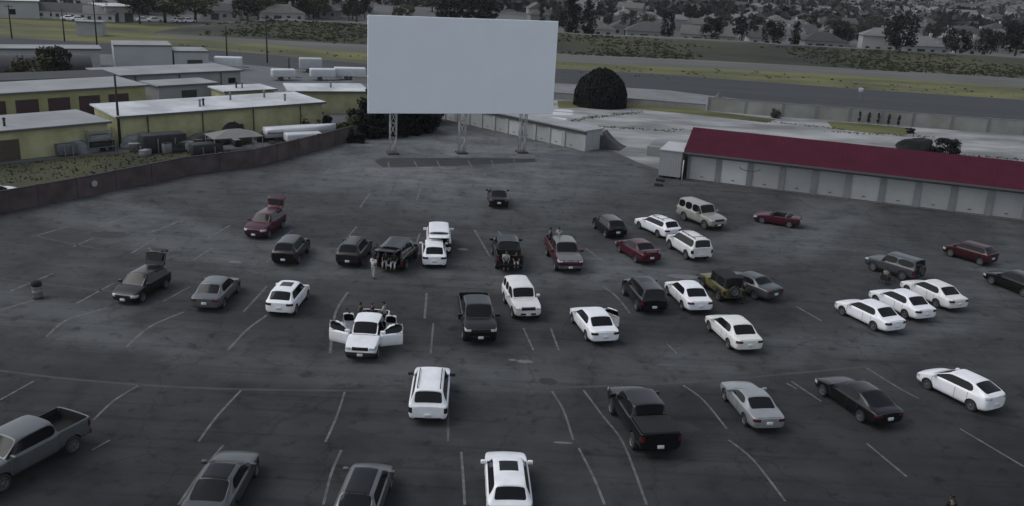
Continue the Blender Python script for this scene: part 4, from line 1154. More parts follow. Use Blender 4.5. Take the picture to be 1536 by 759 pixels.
# scrub on the levee and tufts on the verges
bm = bmesh.new(); rr = random.Random(44); from mathutils import noise as NZ
def tuft(p, s):
    for k in range(3):
        a0 = rr.uniform(0, 6.3); dd = Vector((math.cos(a0), math.sin(a0) * .6, 0)) * s * rr.uniform(.5, 1); q = p + Vector((rr.gauss(0, s * .5), rr.gauss(0, s * .4), 0))
        bm.faces.new([bm.verts.new(q + dd), bm.verts.new(q - dd), bm.verts.new(q + dd * .2 + Vector((rr.uniform(-.2, .2) * s, rr.uniform(-.2, .2) * s, s * rr.uniform(.35, .8))))])
def levz(d_):
    for (d0, h0), (d1, h1) in zip(prof, prof[1:]):
        if d0 <= d_ <= d1: return h0 + (h1 - h0) * (d_ - d0) / (d1 - d0)
    return 0
for i in range(9000):
    x = rr.uniform(-90, 260); d_ = rr.uniform(-1, 25); y = 235 + (2 if x > 100 else 0) + 3 * math.sin(x * .03) + d_
    if NZ.noise(Vector((x * .035, d_ * .10, 1.5))) + rr.uniform(-.25, .25) > .02: tuft(Vector((x, y, levz(max(0, d_)) * min(1, max(0, (x + 95) / 25)) * .97)), rr.uniform(.3, .75))
for i in range(700):
    x = rr.uniform(-85, 150); y0 = 191 if x < 40 else 199 - .13 * (x - 8); y = y0 + rr.uniform(0, 22)
    if NZ.noise(Vector((x * .03, y * .12, 7))) + rr.uniform(-.3, .3) > .1: tuft(Vector((x, y, -.01)), rr.uniform(.15, .5))
o = link('scrub', tomesh(bm, 'scrub'), foliage('scrub_leaf', (.034, .036, .016), .4)); o['kind'] = 'stuff'; o['label'] = 'dark olive scrub growing on the long grass levee'
# thin grey evening air
bm = bmesh.new(); box(bm, -7000, 7000, -900, 6500, -1.2, 30)
hz = link('haze', tomesh(bm, 'haze'), None); hz['kind'] = 'stuff'; hz['label'] = 'thin grey evening haze'
hm = bpy.data.materials.new('thin_haze'); hm.use_nodes = True; t = hm.node_tree; t.nodes.clear()
pv = t.nodes.new('ShaderNodeVolumePrincipled'); pv.inputs['Color'].default_value = (.84, .86, .88, 1); pv.inputs['Density'].default_value = 0.00009; pv.inputs['Anisotropy'].default_value = 0.2
mo = t.nodes.new('ShaderNodeOutputMaterial'); t.links.new(pv.outputs[0], mo.inputs['Volume']); hz.data.materials.append(hm)
# ------------------------------------------------------------------ movie screen
SCRP = mat('screen_white', (.79, .83, .88), .75, var=.02, scale=.25)
STEEL = mat('galvanised_steel', (.20, .21, .22), .55, .15, 3, metal=.3)
PALEST = mat('pale_galvanised_steel', (.42, .43, .44), .6, .1, 3)
DARKST = mat('dark_steel', (.03, .03, .032), .6)
ang = math.atan2(4.5, 14.5)
sroot = empty('movie_screen', (-6.35, 102.4, 0), ang)
# local x runs along the screen, local -y faces the cars
bm = bmesh.new(); box(bm, -10.85, 10.75, 0, .22, 4.7, 15.25)
bmesh.ops.bevel(bm, geom=bm.edges[:], offset=.03, segments=1, affect='EDGES')
link('screen_face', tomesh(bm, 'screen_face'), SCRP, sroot)
bm = bmesh.new()
for x in [-10.6 + i * 2.65 for i in range(9)]: box(bm, x - .09, x + .09, .225, .55, 4.75, 15.2)
for z in (5.0, 7.6, 10.2, 12.8, 15.0): box(bm, -10.8, 10.7, .56, .74, z - .08, z + .08)
link('back_frame', tomesh(bm, 'back_frame'), STEEL, sroot)
def lattice(bm, x, z0, z1, w, d, n):
    cs = [(x - w / 2, .3), (x + w / 2, .3), (x - w / 2, .3 + d), (x + w / 2, .3 + d)]
    for cx, cy in cs: tube(bm, (cx, cy, z0), (cx, cy, z1), .055, n=6)
    h = (z1 - z0) / n
    for i in range(n):
        za, zb = z0 + i * h, z0 + (i + 1) * h
        for p, q in ((0, 1), (1, 3), (3, 2), (2, 0)):
            a, b = (p, q) if i % 2 == 0 else (q, p)
            tube(bm, (*cs[a], za), (*cs[b], zb), .035, n=5)
            tube(bm, (*cs[p], zb), (*cs[q], zb), .03, n=5)
for x in (-7.9, .1, 7.4):
    bm = bmesh.new(); lattice(bm, x, .2, 13.5, .7, .7, 8); link('support_tower', tomesh(bm, 'support_tower', True), PALEST, sroot)
    link('footing', rbox('footing', x - .6, x + .6, .05, 1.45, 0, .2, .03), DARKST, sroot)
tag(sroot, 'huge blank white drive-in movie screen standing on three lattice towers', 'movie screen')

# ------------------------------------------------------------------ block fence along the lot
FM = stripe_mat('maroon_block', (.092, .073, .073), (.05, .042, .042), 2, 5.0, .9, .10, .30)
fp = [(-60, 37), (-41.4, 69.6), (-37.7, 75.4), (-32.1, 85.6), (-26.9, 90.9), (-22.4, 100.8), (-17.4, 112.9), (-14.6, 122.7)]
fr_ = empty('block_fence', (fp[3][0], fp[3][1], 0))
bm = bmesh.new(); bmc = bmesh.new()
O = Vector((fp[3][0], fp[3][1], 0))
for a, b in zip(fp, fp[1:]):
    A, B = Vector((*a, 0)) - O, Vector((*b, 0)) - O
    d = (B - A).normalized(); n = Vector((-d.y, d.x, 0)); L_ = (B - A).length
    M = Matrix.Translation(A) @ Matrix(((d.x, n.x, 0, 0), (d.y, n.y, 0, 0), (0, 0, 1, 0), (0, 0, 0, 1)))
    box(bm, .1, L_ - .1, 0, .18, 0, 1.72, 0, M)
    box(bmc, .1, L_ - .1, -.03, .21, 1.722, 1.80, 0, M)
    k = int(L_ // 4) + 1
    for i in range(k):
        x = i * L_ / k; bmp_ = bmesh.new(); box(bmp_, x - .18, x + .18, -.06, .24, 0, 1.86, 0, M); link('pillar', tomesh(bmp_, 'pillar'), FM, fr_)
link('block_panel', tomesh(bm, 'block_panel'), FM, fr_)
link('coping', tomesh(bmc, 'coping'), mat('dark_coping', (.03, .027, .027), .9), fr_)
tag(fr_, 'long dark maroon block fence along the edge of the drive-in lot', 'fence')
# small pale sign on the fence
sp_ = G(129, 281, .95)
fl = empty('fence_sign', (-36.95, 76.6, 1.05), math.atan2(10.2, 5.6))
bm = bmesh.new(); tube(bm, (0, -.10, 0), (0, -.05, 0), .28, n=18); link('disc', tomesh(bm, 'disc'), mat('pale_sign', (.30, .31, .32), .6, .15, 5), fl)
bm = bmesh.new(); tube(bm, (0, -.05, 0), (0, .04, 0), .05, n=8); link('bracket', tomesh(bm, 'bracket'), DARKST, fl)
tag(fl, 'small round pale plate fixed to the dark maroon fence', 'sign')

# ------------------------------------------------------------------ garages
DOORM = [stripe_mat('roll_door_%d' % i, c, tuple(k * .75 for k in c), 2, 6.0, .6, .12, .06) for i, c in enumerate([(.34, .35, .345), (.38, .39, .39), (.48, .49, .49), (.30, .31, .315)])]
GWALL = mat('garage_stucco', (.185, .19, .195), .9, .15, .8)
GTRIM = mat('garage_trim', (.085, .088, .092), .8)
ROOFR = stripe_mat('red_metal_roof', (.058, .009, .020), (.036, .006, .013), 0, 2.2, .85, .06, .12)
ROOFF = mat('flat_roof_felt', (.27, .28, .285), .9, .18, .35)
def garage(name, A, B, h, depth, ndoor, doorseed, label, roof, ridge=None, end=0.0, wall=None):
    A, B = Vector((*A, 0)), Vector((*B, 0)); d = (B - A).normalized(); L_ = (B - A).length
    rz = math.atan2(d.y, d.x)
    g = empty(name, A, rz)
    rr = random.Random(doorseed)
    dw = (L_ - end) / ndoor
    bm = bmesh.new()
    box(bm, 0, L_, .25, depth, 0, h)
    for i in range(ndoor + 1):
        x = i * dw; box(bm, max(0, x - .28), min(L_, x + .28), 0, .248, 0, h - .002)
    if end: box(bm, ndoor * dw + .282, L_, 0, .248, 0, h - .002)
    link('wall', tomesh(bm, 'wall'), wall or GWALL, g)
    bm = bmesh.new(); box(bm, .0, L_, -.03, .2, h - .42, h - .003)
    link('lintel', tomesh(bm, 'lintel'), GTRIM, g)
    for i in range(ndoor):
        bm = bmesh.new(); x0 = i * dw + .283; x1 = (i + 1) * dw - .283
        box(bm, x0, x1, .13, .20, .02, h - .425)
        link('roll_up_door', tomesh(bm, 'roll_up_door'), rr.choice(DOORM), g)
        bm = bmesh.new(); xm = (x0 + x1) / 2; box(bm, xm - .15, xm + .15, .09, .13, .35, .42)
        link('handle', tomesh(bm, 'handle'), DARKST, g.children[-1])
    if roof == 'gable':
        bm = bmesh.new(); o_ = .55; half = depth / 2
        e0 = h - .05; y0, y1, ym = -.65, depth + .6, half
        for x0, x1 in ((-.5, L_ + .5),):
            pr = [(y0, e0), (ym, ridge), (y1, e0), (y1, e0 + .10), (ym, ridge + .12), (y0, e0 + .10)]
            a = [bm.verts.new((x0, p[0], p[1])) for p in pr]; b = [bm.verts.new((x1, p[0], p[1])) for p in pr]
            for i in range(6): bm.faces.new((a[i], a[(i + 1) % 6], b[(i + 1) % 6], b[i]))
            for q in (a, b): bm.faces.new((q[0], q[1], q[4], q[5])); bm.faces.new((q[1], q[2], q[3], q[4]))
        bmesh.ops.recalc_face_normals(bm, faces=bm.faces[:])
        link('roof', tomesh(bm, 'roof'), ROOFR, g)
        bm = bmesh.new()
        for x in (0.02, L_ - .02):
            bm.faces.new([bm.verts.new(p) for p in ((x, .25, h), (x, depth, h), (x, half, ridge))])
        link('gable', tomesh(bm, 'gable'), GWALL, g)
        bm = bmesh.new(); box(bm, -.5, L_ + .5, -.74, -.655, h - .13, h + .06); link('gutter', tomesh(bm, 'gutter'), GTRIM, g)
    else:
        bm = bmesh.new(); box(bm, -.15, L_ + .15, -.25, depth + .15, h + .002, h + .16)
        link('roof', tomesh(bm, 'roof'), ROOFF, g)
    tag(g, label, 'garage')
    return g
gd = (Vector((49.46, 85.08)) - Vector((18.4, 95.71))).normalized()
ge = Vector((18.4, 95.71)) + gd * 46
g_red = garage('storage_garage', (18.4, 95.71), (ge.x, ge.y), 2.95, 9.6, 14, 4, 'long row of pale roll-up storage garages under a dark red gabled roof', 'gable', 4.75)
gB = G(877, 227)
garage('storage_garage', (-12.3, 127.6), (gB.x, gB.y), 2.4, 3.2, 11, 9, 'long grey flat-roofed row of roll-up storage garages behind the movie screen', 'flat', end=1.1, wall=mat('pale_garage_stucco', (.33, .34, .34), .9, .12, .8))
# curved hose mark / awning above one door
aw = empty('door_awning', G(1125, 252, 2.25), math.atan2(gd.y, gd.x))
bm = bmesh.new()
for k in range(8):
    a0, a1 = PI + PI * k / 8, PI + PI * (k + 1) / 8
    tube(bm, (1.05 * math.cos(a0), -.05, .32 * math.sin(a0)), (1.05 * math.cos(a1), -.05, .32 * math.sin(a1)), .035, n=6)
link('cable', tomesh(bm, 'cable', True), DARKST, aw)
aw.name = 'hanging_cable'; tag(aw, 'dark cable sagging across the lintel of a roll-up door under the red roof', 'cable')

# shed against the garage end
shd = empty('metal_shed', (15.35, 95.7, 0), math.atan2(gd.y, gd.x))
SHM = stripe_mat('corrugated_pale', (.27, .28, .285), (.21, .22, .225), 0, 4, .6, .25, .06)
bm = bmesh.new(); box(bm, 0, 2.35, 0, 5.2, .25, 3.0); link('wall', tomesh(bm, 'wall'), SHM, shd)
bm = bmesh.new(); box(bm, -.08, 2.45, -.1, 5.3, 3.002, 3.1); link('roof', tomesh(bm, 'roof'), mat('pale_shed_roof', (.40, .41, .42), .7, .1, .6), shd)
bm = bmesh.new()
for x in (.25, 2.1):
    for y in (.3, 4.9): box(bm, x - .18, x + .18, y - .18, y + .18, 0, .248)
link('block', tomesh(bm, 'block'), DARKST, shd)
bm = bmesh.new(); tube(bm, (2.6, -.12, 0), (2.6, -.12, 2.2), .06, n=8); link('drain_pipe', tomesh(bm, 'drain_pipe', True), mat('white_pipe', (.5, .5, .5), .5), shd)
tag(shd, 'pale corrugated metal shed standing against the end of the red roofed garages', 'shed')
for px, py, lb in ((990, 272, 'black rubber block lying against the pale shed'), (988, 279, 'black rubber block lying on the asphalt in front of the pale shed')):
    c = G(px, py); w_ = link('wheel_stop', rbox('wheel_stop', -.45, .45, -.16, .16, 0, .3, .05), RUB, None, (c.x, c.y, 0), math.atan2(gd.y, gd.x)); tag(w_, lb, 'wheel stop', 'rubber blocks by the pale shed')
# loading slab and ramp
pts = [G(972, 233), G(1000, 238), G(1030, 216), G(985, 208)]
bm = bmesh.new(); poly_prism(bm, [(15.6, 107.6), (20.5, 105.9), (22.3, 111.2), (17.4, 112.9)], 0, 1.15)
bmesh.ops.recalc_face_normals(bm, faces=bm.faces[:]); bmesh.ops.bevel(bm, geom=bm.edges[:], offset=.04, segments=1, affect='EDGES')
o = link('loading_dock', tomesh(bm, 'loading_dock'), CONC); tag(o, 'low pale concrete block behind the metal shed', 'loading dock')
bm = bmesh.new()
vs = []
for i in range(9):
    u = i / 8
    vs.append((9.95 + 2.6 * u, 110.1 - .5 * u, 1.9 * (1 - u) ** 1.6 + .04))
a = [bm.verts.new(v) for v in vs]; b = [bm.verts.new((v[0] + 1.2, v[1] + 3.2, v[2])) for v in vs]; c = [bm.verts.new((v[0], v[1], 0)) for v in vs]; d = [bm.verts.new((v[0] + 1.2, v[1] + 3.2, 0)) for v in vs]
for i in range(8):
    bm.faces.new((a[i], a[i + 1], b[i + 1], b[i])); bm.faces.new((c[i], c[i + 1], a[i + 1], a[i])); bm.faces.new((b[i], b[i + 1], d[i + 1], d[i]))
bm.faces.new((c[0], a[0], b[0], d[0])); bmesh.ops.recalc_face_normals(bm, faces=bm.faces[:])
o = link('dirt_ramp', tomesh(bm, 'dirt_ramp', True), mat('dark_ramp', (.045, .047, .05), .95, .3, .8)); tag(o, 'dark sloping ramp at the end of the grey flat-roofed garages', 'ramp')

# ------------------------------------------------------------------ concrete wall beyond the yard
WP_ = [G(*p)[:2] for p in ((1062, 166), (1173, 175.5), (1223, 178.5), (1273, 182.5), (1368, 190), (1426, 194.5), (1536, 202), (1640, 209))]
WLM = mat('stained_concrete', (.17, .17, .15), .92, col2=(.28, .285, .265), scale=.22, detail=9)
cw = empty('concrete_wall', (*WP_[0], 0)); O = Vector((*WP_[0], 0))
bmp_ = bmesh.new(); bmc = bmesh.new(); bmq = bmesh.new()
for a, b in zip(WP_, WP_[1:]):
    A, B = Vector((*a, 0)) - O, Vector((*b, 0)) - O; d = (B - A).normalized(); n = Vector((-d.y, d.x, 0)); L_ = (B - A).length
    M = Matrix.Translation(A) @ Matrix(((d.x, n.x, 0, 0), (d.y, n.y, 0, 0), (0, 0, 1, 0), (0, 0, 0, 1)))
    k = max(1, round(L_ / 5.0)); s = L_ / k
    for i in range(k):
        box(bmp_, i * s + .18, (i + 1) * s - .18, 0, .2, 0, 2.1, 0, M)
        bmc = bmesh.new(); box(bmc, i * s - .17, i * s + .17, -.08, .28, 0, 2.25, 0, M); link('post', tomesh(bmc, 'post'), KERBM, cw)
    box(bmq, 0, L_, -.04, .24, 2.103, 2.2, 0, M)
link('wall_panel', tomesh(bmp_, 'wall_panel'), WLM, cw); link('coping', tomesh(bmq, 'coping'), KERBM, cw)
tag(cw, 'long stained concrete panel wall between the concrete yard and the road', 'wall')
bm = bmesh.new(); A = Vector((-29.7, 160.2, 0)); B = Vector((WP_[0][0] - .4, WP_[0][1] + .2, 0)); d = (B - A).normalized(); n = Vector((-d.y, d.x, 0)); L_ = (B - A).length
lw = empty('low_wall', A, math.atan2(d.y, d.x))
box(bm, 0, L_, 0, .25, 0, .9); link('wall_panel', tomesh(bm, 'wall_panel'), WLM, lw)
bm = bmesh.new(); box(bm, -.05, L_, -.05, .3, .903, 1.0); link('coping', tomesh(bm, 'coping'), KERBM, lw)
tag(lw, 'low concrete wall running behind the dark dome-shaped tree', 'wall')

# ------------------------------------------------------------------ yellow workshops and industrial roofs
YEL = mat('faded_yellow_stucco', (.31, .30, .16), .9, lo=.36, hi=.64, col2=(.43, .42, .24), scale=.5, detail=7)
YELD = mat('dull_yellow_stucco', (.25, .24, .115), .9, col2=(.34, .33, .17), scale=.5, detail=7)
ROOFW = mat('white_roof_coating', (.34, .35, .365), .8, lo=.36, hi=.64, col2=(.54, .55, .57), scale=.25, detail=8)
ROOFG = mat('grey_roof_coating', (.20, .21, .215), .85, col2=(.28, .29, .295), scale=.25, detail=8)
REDDOOR = mat('dark_red_door', (.045, .022, .024), .7)
GREYW = mat('grey_block', (.28, .29, .295), .9, .1, .4)
WHITEW = mat('offwhite_wall', (.36, .37, .375), .85, .08, .3)
def shed_block(name, A, B, depth, h, wm, rm, label, cat='building', over=.35, doors=(), win=(), vents=0, fall=0.0, seed=1, pipes=0):
    """flat or slightly sloping roofed building; A-B is its front seen from the lot"""
    A, B = Vector((*A, 0)), Vector((*B, 0)); d = (B - A).normalized(); L_ = (B - A).length
    g = empty(name, A, math.atan2(d.y, d.x)); rr = random.Random(seed)
    bm = bmesh.new(); v = box(bm, 0, L_, 0, depth, 0, h)
    for q in v:
        if q.co.z > .1 and q.co.y > .1: q.co.z = h + fall
    link('wall', tomesh(bm, 'wall'), wm, g)
    bm = bmesh.new(); v = box(bm, -over, L_ + over, -over, depth + over, h + .004, h + .18)
    for q in v:
        if q.co.y > .1: q.co.z += fall
    rf = link('roof', tomesh(bm, 'roof'), rm, g)
    bm = bmesh.new(); box(bm, -over, L_ + over, -over - .08, -over - .004, h - .06, h + .15); link('fascia', tomesh(bm, 'fascia'), GTRIM, g)
    for x, w, hh, m in doors:
        bm = bmesh.new(); box(bm, x, x + w, -.06, -.003, .02, hh); link('door', tomesh(bm, 'door'), m, g)
    for x, w, z0, z1 in win:
        bm = bmesh.new(); box(bm, x, x + w, -.05, -.003, z0, z1); link('window', tomesh(bm, 'window'), GLASS, g)
    for i in range(vents):
        x, y = rr.uniform(.08, .92) * L_, rr.uniform(.2, .8) * depth; zt = h + .16 + fall * y / depth
        bm = bmesh.new(); tube(bm, (x, y, zt), (x, y, zt + .8), .13, n=8); tube(bm, (x, y, zt + .75), (x, y, zt + .9), .24, .08, n=8); rr.random()
        link('roof_vent', tomesh(bm, 'roof_vent', True), rr.choice((STEEL, DARKST)), g)
    for i in range(pipes):
        x = (i + .5) * L_ / pipes
        bm = bmesh.new(); tube(bm, (x, -.14, .05), (x, -.14, h - .05), .07, n=6); link('drain_pipe', tomesh(bm, 'drain_pipe', True), mat('dark_olive_pipe', (.05, .048, .022), .7), g)
    tag(g, label, cat)
    return g
def dirv(A, B, t): return (A[0] + (B[0] - A[0]) * t, A[1] + (B[1] - A[1]) * t)
# A: low yellow workshop at the picture edge
shed_block('workshop', (-60, 77.5), (-43.9, 95.2), 8.2, 2.95, YEL, ROOFG, 'low yellow workshop with a grey roof cut off by the edge of the picture', doors=((11.6, 3.4, 2.1, mat('faded_red_door', (.07, .055, .04), .8, .2)),), vents=4, seed=3)
# B: long yellow workshop with a white roof
shed_block('workshop', (-43.2, 96.3), (-24.9, 113.6), 7.2, 3.35, YEL, ROOFW, 'long yellow workshop under a bright white roof behind the maroon fence', vents=5, seed=5, pipes=4, fall=.25)
bm = bmesh.new()
# C: yellow workshop with dark red doors, further back
shed_block('workshop', (-66.5, 101), (-49.5, 119.2), 9, 3.5, YELD, ROOFG, 'yellow workshop with dark red doors behind the grey roof', doors=tuple((1.5 + i * 3.7, 2.6, 2.7, REDDOOR) for i in range(6)), vents=2, seed=8)
shed_block('workshop', (-49.0, 122.5), (-43.3, 128.5), 5, 3.0, GREYW, ROOFG, 'small grey shed between the two yellow workshops', doors=((3.2, 2.2, 2.3, DARKST),), seed=2)
# long dark roof and grey block buildings
shed_block('warehouse', (-72, 113), (-56.5, 127), 7, 3.4, GREYW, mat('dark_roof_felt', (.022, .024, .028), .8, .2, .4), 'low warehouse with a dark slate roof behind the yellow workshops', seed=4)
shed_block('warehouse', (-58, 128.5), (-43.9, 142.2), 9, 3.2, GREYW, ROOFG, 'long plain grey warehouse with a small window behind the yellow workshops', win=((17.6, 1.2, 1.4, 2.2),), seed=6, pipes=3)
shed_block('warehouse', (-70.5, 157.8), (-62.0, 162.0), 8, 4.4, WHITEW, ROOFG, 'tall blank off-white warehouse block', seed=7, over=.06)
shed_block('warehouse', (-61.8, 162.3), (-56.6, 165), 7, 3.4, WHITEW, ROOFG, 'lower off-white wing joined to the tall blank warehouse', seed=7, over=.06, doors=((2.2, 2.6, 2.0, DARKST),))
shed_block('warehouse', (-92, 150.5), (-74, 160), 6, 3.4, WHITEW, ROOFG, 'long low off-white warehouse behind the dark barrel roof', seed=7)
# D: yellow building with white roof near the screen
shed_block('workshop', (-40.0, 122.6), (-34.6, 127.2), 5, 2.7, YEL, ROOFW, 'small yellow workshop with a pale roof between trailers and the long workshop', seed=9, vents=2)
shed_block('workshop', (-31.5, 124.0), (-21.5, 127.5), 7.5, 3.0, YEL, ROOFW, 'yellow workshop with a white roof next to the movie screen', seed=10, vents=1)
# barrel roofed hall
bh = empty('barrel_roof_hall', (-84.5, 139.5, 0), math.atan2(8.5, 13.5)); bm = bmesh.new(); L_ = 17
n = 12; a = [bm.verts.new((0, 3 - 3.6 * math.cos(PI * i / n), 1.2 + 2.3 * math.sin(PI * i / n))) for i in range(n + 1)]; b = [bm.verts.new((L_, v.co.y, v.co.z)) for v in a]; arc = [(v.co.y, v.co.z) for v in a]
for i in range(n): bm.faces.new((a[i], b[i], b[i + 1], a[i + 1]))
link('roof', tomesh(bm, 'roof', True), mat('dark_barrel_roof', (.032, .033, .038), .7, .2, .3), bh)
bm = bmesh.new(); box(bm, .02, L_ - .02, -.5, 6.5, 0, 1.25); bm.faces.new([bm.verts.new((L_ - .05, y, z - .02)) for y, z in arc]); bm.faces.new([bm.verts.new((.05, y, z - .02)) for y, z in arc])
link('wall', tomesh(bm, 'wall'), mat('dark_plum_wall', (.045, .036, .04), .9), bh); tag(bh, 'dark barrel-roofed hall behind the two round trees', 'building')

# utility poles
POLE = mat('dark_timber', (.022, .019, .017), .9, .2, 3)
def util_pole(px, py, h, label, arm=True, lean=0):
    c = G(px, py); g = empty('utility_pole', c)
    bm = bmesh.new(); tube(bm, (0, 0, 0), (lean, 0, h), .17, .11, 8); link('pole', tomesh(bm, 'pole', True), POLE, g)
    if arm:
        bm = bmesh.new(); box(bm, -.9 + lean, .9 + lean, -.06, .06, h - .55, h - .42); link('crossarm', tomesh(bm, 'crossarm'), POLE, g)
    tag(g, label, 'utility pole', 'utility poles'); return g
util_pole(181, 222, 7.9, 'dark pole rising in front of the joint between the two yellow workshops', False)
util_pole(18, 58, 7.4, 'dark utility pole beside the meadow at the edge of the picture')
util_pole(97, 62, 7.0, 'thin dark utility pole behind the two round trees', False)
util_pole(146, 72, 13.0, 'tall utility pole reaching over the row of far houses')
util_pole(341, 96, 7.2, 'short dark pole behind the grey warehouse near the road', False)
util_pole(401, 94, 9.2, 'dark utility pole between the warehouses and the movie screen')
util_pole(434, 118, 3.6, 'thin short pole by the parked trailers', False)

# ------------------------------------------------------------------ clutter behind the fence
def trailer(name, px, py, L_, W_, H_, rz, m, label, axles=2, cat='trailer', wz=None):
    g = empty(name, G(px, py), R(rz))
    link('body', rbox('body', -L_ / 2, L_ / 2, -W_ / 2, W_ / 2, .55, H_, .22, 3), m, g)
    for i in range(axles):
        for s in (1, -1):
            t_, r_ = wheel_meshes('steel'); o = bpy.data.objects.new('wheel', t_); COL.objects.link(o); o.parent = g
            o.scale = (.36,) * 3; o.location = (-L_ * .12 + i * .85, s * (W_ / 2 - .08), .36)
            if s < 0: o.rotation_euler = (0, 0, PI)
            q = bpy.data.objects.new('rim', r_); COL.objects.link(q); q.parent = o
    for s in (1, -1):
        bm = bmesh.new()
        if wz:
            for i in range(3): box(bm, -L_ * .35 + i * L_ * .26, -L_ * .35 + i * L_ * .26 + L_ * .14, s * (W_ / 2 - .02), s * (W_ / 2 + .012), wz, wz + .5)
            link('window', tomesh(bm, 'window'), GLASS, g)
        else: bm.free()
    bm = bmesh.new(); tube(bm, (L_ / 2 - .1, 0, .5), (L_ / 2 + 1.2, 0, .45), .06, n=6); link('tow_bar', tomesh(bm, 'tow_bar', True), DARKST, g)
    tag(g, label, cat); return g
WHT = mat('white_gelcoat', (.50, .51, .53), .4, .06, 1)
def boat(px, py, L_, rz, label):
    g = empty('boat', G(px, py), R(rz)); bm = bmesh.new(); secs = []
    for i in range(11):
        u = i / 10; x = -L_ / 2 + L_ * u; w = 1.15 * (1 - max(0, u - .45) ** 2 * 3.1); k = 1.75 + .25 * u
        secs.append([bm.verts.new(p) for p in ((x, 0, .62 + .5 * max(0, u - .75)), (x, w * .75, .85), (x, w, k - .15), (x, w * .95, k), (x, w * .5, k + .06), (x, 0, k + .08), (x, -w * .5, k + .06), (x, -w * .95, k), (x, -w, k - .15), (x, -w * .75, .85))])
    for A, B in zip(secs, secs[1:]):
        for i in range(10): bm.faces.new((A[i], A[(i + 1) % 10], B[(i + 1) % 10], B[i]))
    bm.faces.new(secs[0]); bm.faces.new(secs[-1][::-1]); bmesh.ops.recalc_face_normals(bm, faces=bm.faces[:])
    link('hull', tomesh(bm, 'hull', True), WHT, g)
    link('stripe', rbox('stripe', -L_ / 2 + .1, L_ * .22, -1.13, 1.13, 1.32, 1.42, .02), DARKST, g)
    link('cradle', rbox('cradle', -L_ * .35, L_ * .35, -.6, .6, .45, .62, .03), DARKST, g)
    for x in (-.6, .3):
        for s in (1, -1):
            t_, r_ = wheel_meshes('steel'); o = bpy.data.objects.new('wheel', t_); COL.objects.link(o); o.parent = g; o.scale = (.33,) * 3; o.location = (x, s * .95, .33)
    tag(g, label, 'boat')
boat(452, 213, 8.4, 28, 'long white covered boat on a trailer behind the maroon fence')
trailer('delivery_van', 455, 218, 4.2, 1.7, 1.5, 30, WHT, 'small white trailer in front of the long white boat', 1)
trailer('camper_trailer', 484, 120, 4.4, 2.0, 2.0, 20, WHT, 'white camper parked beyond the yellow workshops, second from the screen', 1, 'camper')
trailer('camper_trailer', 525, 119, 5.6, 2.2, 2.1, 15, WHT, 'white camper parked beyond the yellow workshops, next to the screen', 2, 'camper')
trailer('camper_trailer', 466, 108, 4.2, 2.1, 2.6, 15, mat('grey_gelcoat', (.36, .37, .385), .5, .08, 1), 'grey box camper behind the other campers', 1, 'camper')
trailer('box_trailer', 425, 120, 4.0, 2.0, 1.9, 25, WHT, 'low white trailer next to the thin short pole', 1)
trailer('box_trailer', 343, 104, 5.0, 2.2, 2.3, 12, WHT, 'white trailer behind the grey warehouse', 1)
# dark containers
def container(px, py, L_, W_, H_, rz, m, label):
    g = empty('container', G(px, py), R(rz)); link('body', rbox('body', 0, L_, 0, W_, .12, H_, .04, 1), m, g)
    bm = bmesh.new()
    for i in range(int(L_ / .5)): box(bm, .25 + i * .5, .35 + i * .5, -.035, -.002, .2, H_ - .1)
    link('rib', tomesh(bm, 'rib'), m, g)
    bm = bmesh.new()
    for x in (L_ * .33, L_ * .72): box(bm, x - .05, x + .05, -.10, -.04, .0, H_ * .8)
    link('support', tomesh(bm, 'support'), STEEL, g)
    tag(g, label, 'container')
DKC = mat('dark_container_paint', (.018, .02, .021), .7, .2, 1)
container(216, 231, 4.6, 2.0, 1.9, 38, DKC, 'dark open-topped container by the yellow workshop wall')
container(290, 236, 3.2, 1.6, 1.3, 35, DKC, 'low dark container beside the grey canopy')
container(88, 236, 2.0, 1.2, 1.25, 45, mat('grey_skip_paint', (.10, .105, .11), .7, .2, 1), 'grey leaning skip in front of the low yellow workshop')
# heaps of pale sheeting
def heap(px, py, rx, ry, h, m, label, rz=0, name='sheeted_heap', cat='tarpaulin'):
    bm = bmesh.new(); rr = random.Random(px); bmesh.ops.create_icosphere(bm, subdivisions=4, radius=1)
    from mathutils import noise as NZ
    for v in bm.verts:
        k = 1 + .35 * NZ.noise(v.co * 1.6 + Vector((px, py, 0))) + .12 * NZ.noise(v.co * 5 + Vector((px, 0, 0)))
        v.co = Vector((v.co.x * rx * k, v.co.y * ry * k, max(-.02, v.co.z * h * k)))
    o = link(name, tomesh(bm, name, True), m, None, G(px, py), R(rz)); tag(o, label, cat)
TARP = mat('pale_sheeting', (.20, .21, .22), .8, .2, 1.2); TARPD = mat('dark_sheeting', (.02, .021, .022), .85, .3, 1.5)
heap(118, 228, 2.6, 1.0, 1.7, TARP, 'pale sheeted heap against the wall of the low yellow workshop', 45)
heap(212, 220, 2.2, .8, 1.6, TARP, 'pale sheeted heap against the long yellow workshop behind the dark container', 42)
heap(305, 205, 2.4, .9, 1.2, mat('grey_sheeting', (.10, .105, .11), .8, .25, 1.5), 'grey heap of scrap against the long yellow workshop', 42)
heap(355, 190, 2.8, 1.0, 1.3, mat('grey_sheeting', (.10, .105, .11)), 'grey heap of scrap under the bushes by the long yellow workshop', 42)
heap(315, 216, 3.0, 1.2, 1.5, TARPD, 'dark heap of machinery behind the grey canopy', 38)
heap(268, 226, 2.2, .8, 1.0, TARPD, 'dark sheeted heap between the two dark containers', 38)
heap(345, 205, 2.2, 1.2, 1.9, TARPD, 'dark covered machine rising behind the grey canopy', 38)
wc = build_vehicle('parked_car', 'sedan', P['white']); pose(wc, G(-10, 301), R(60)); tag(wc, 'white car behind the maroon fence with only its roof in view', 'car')
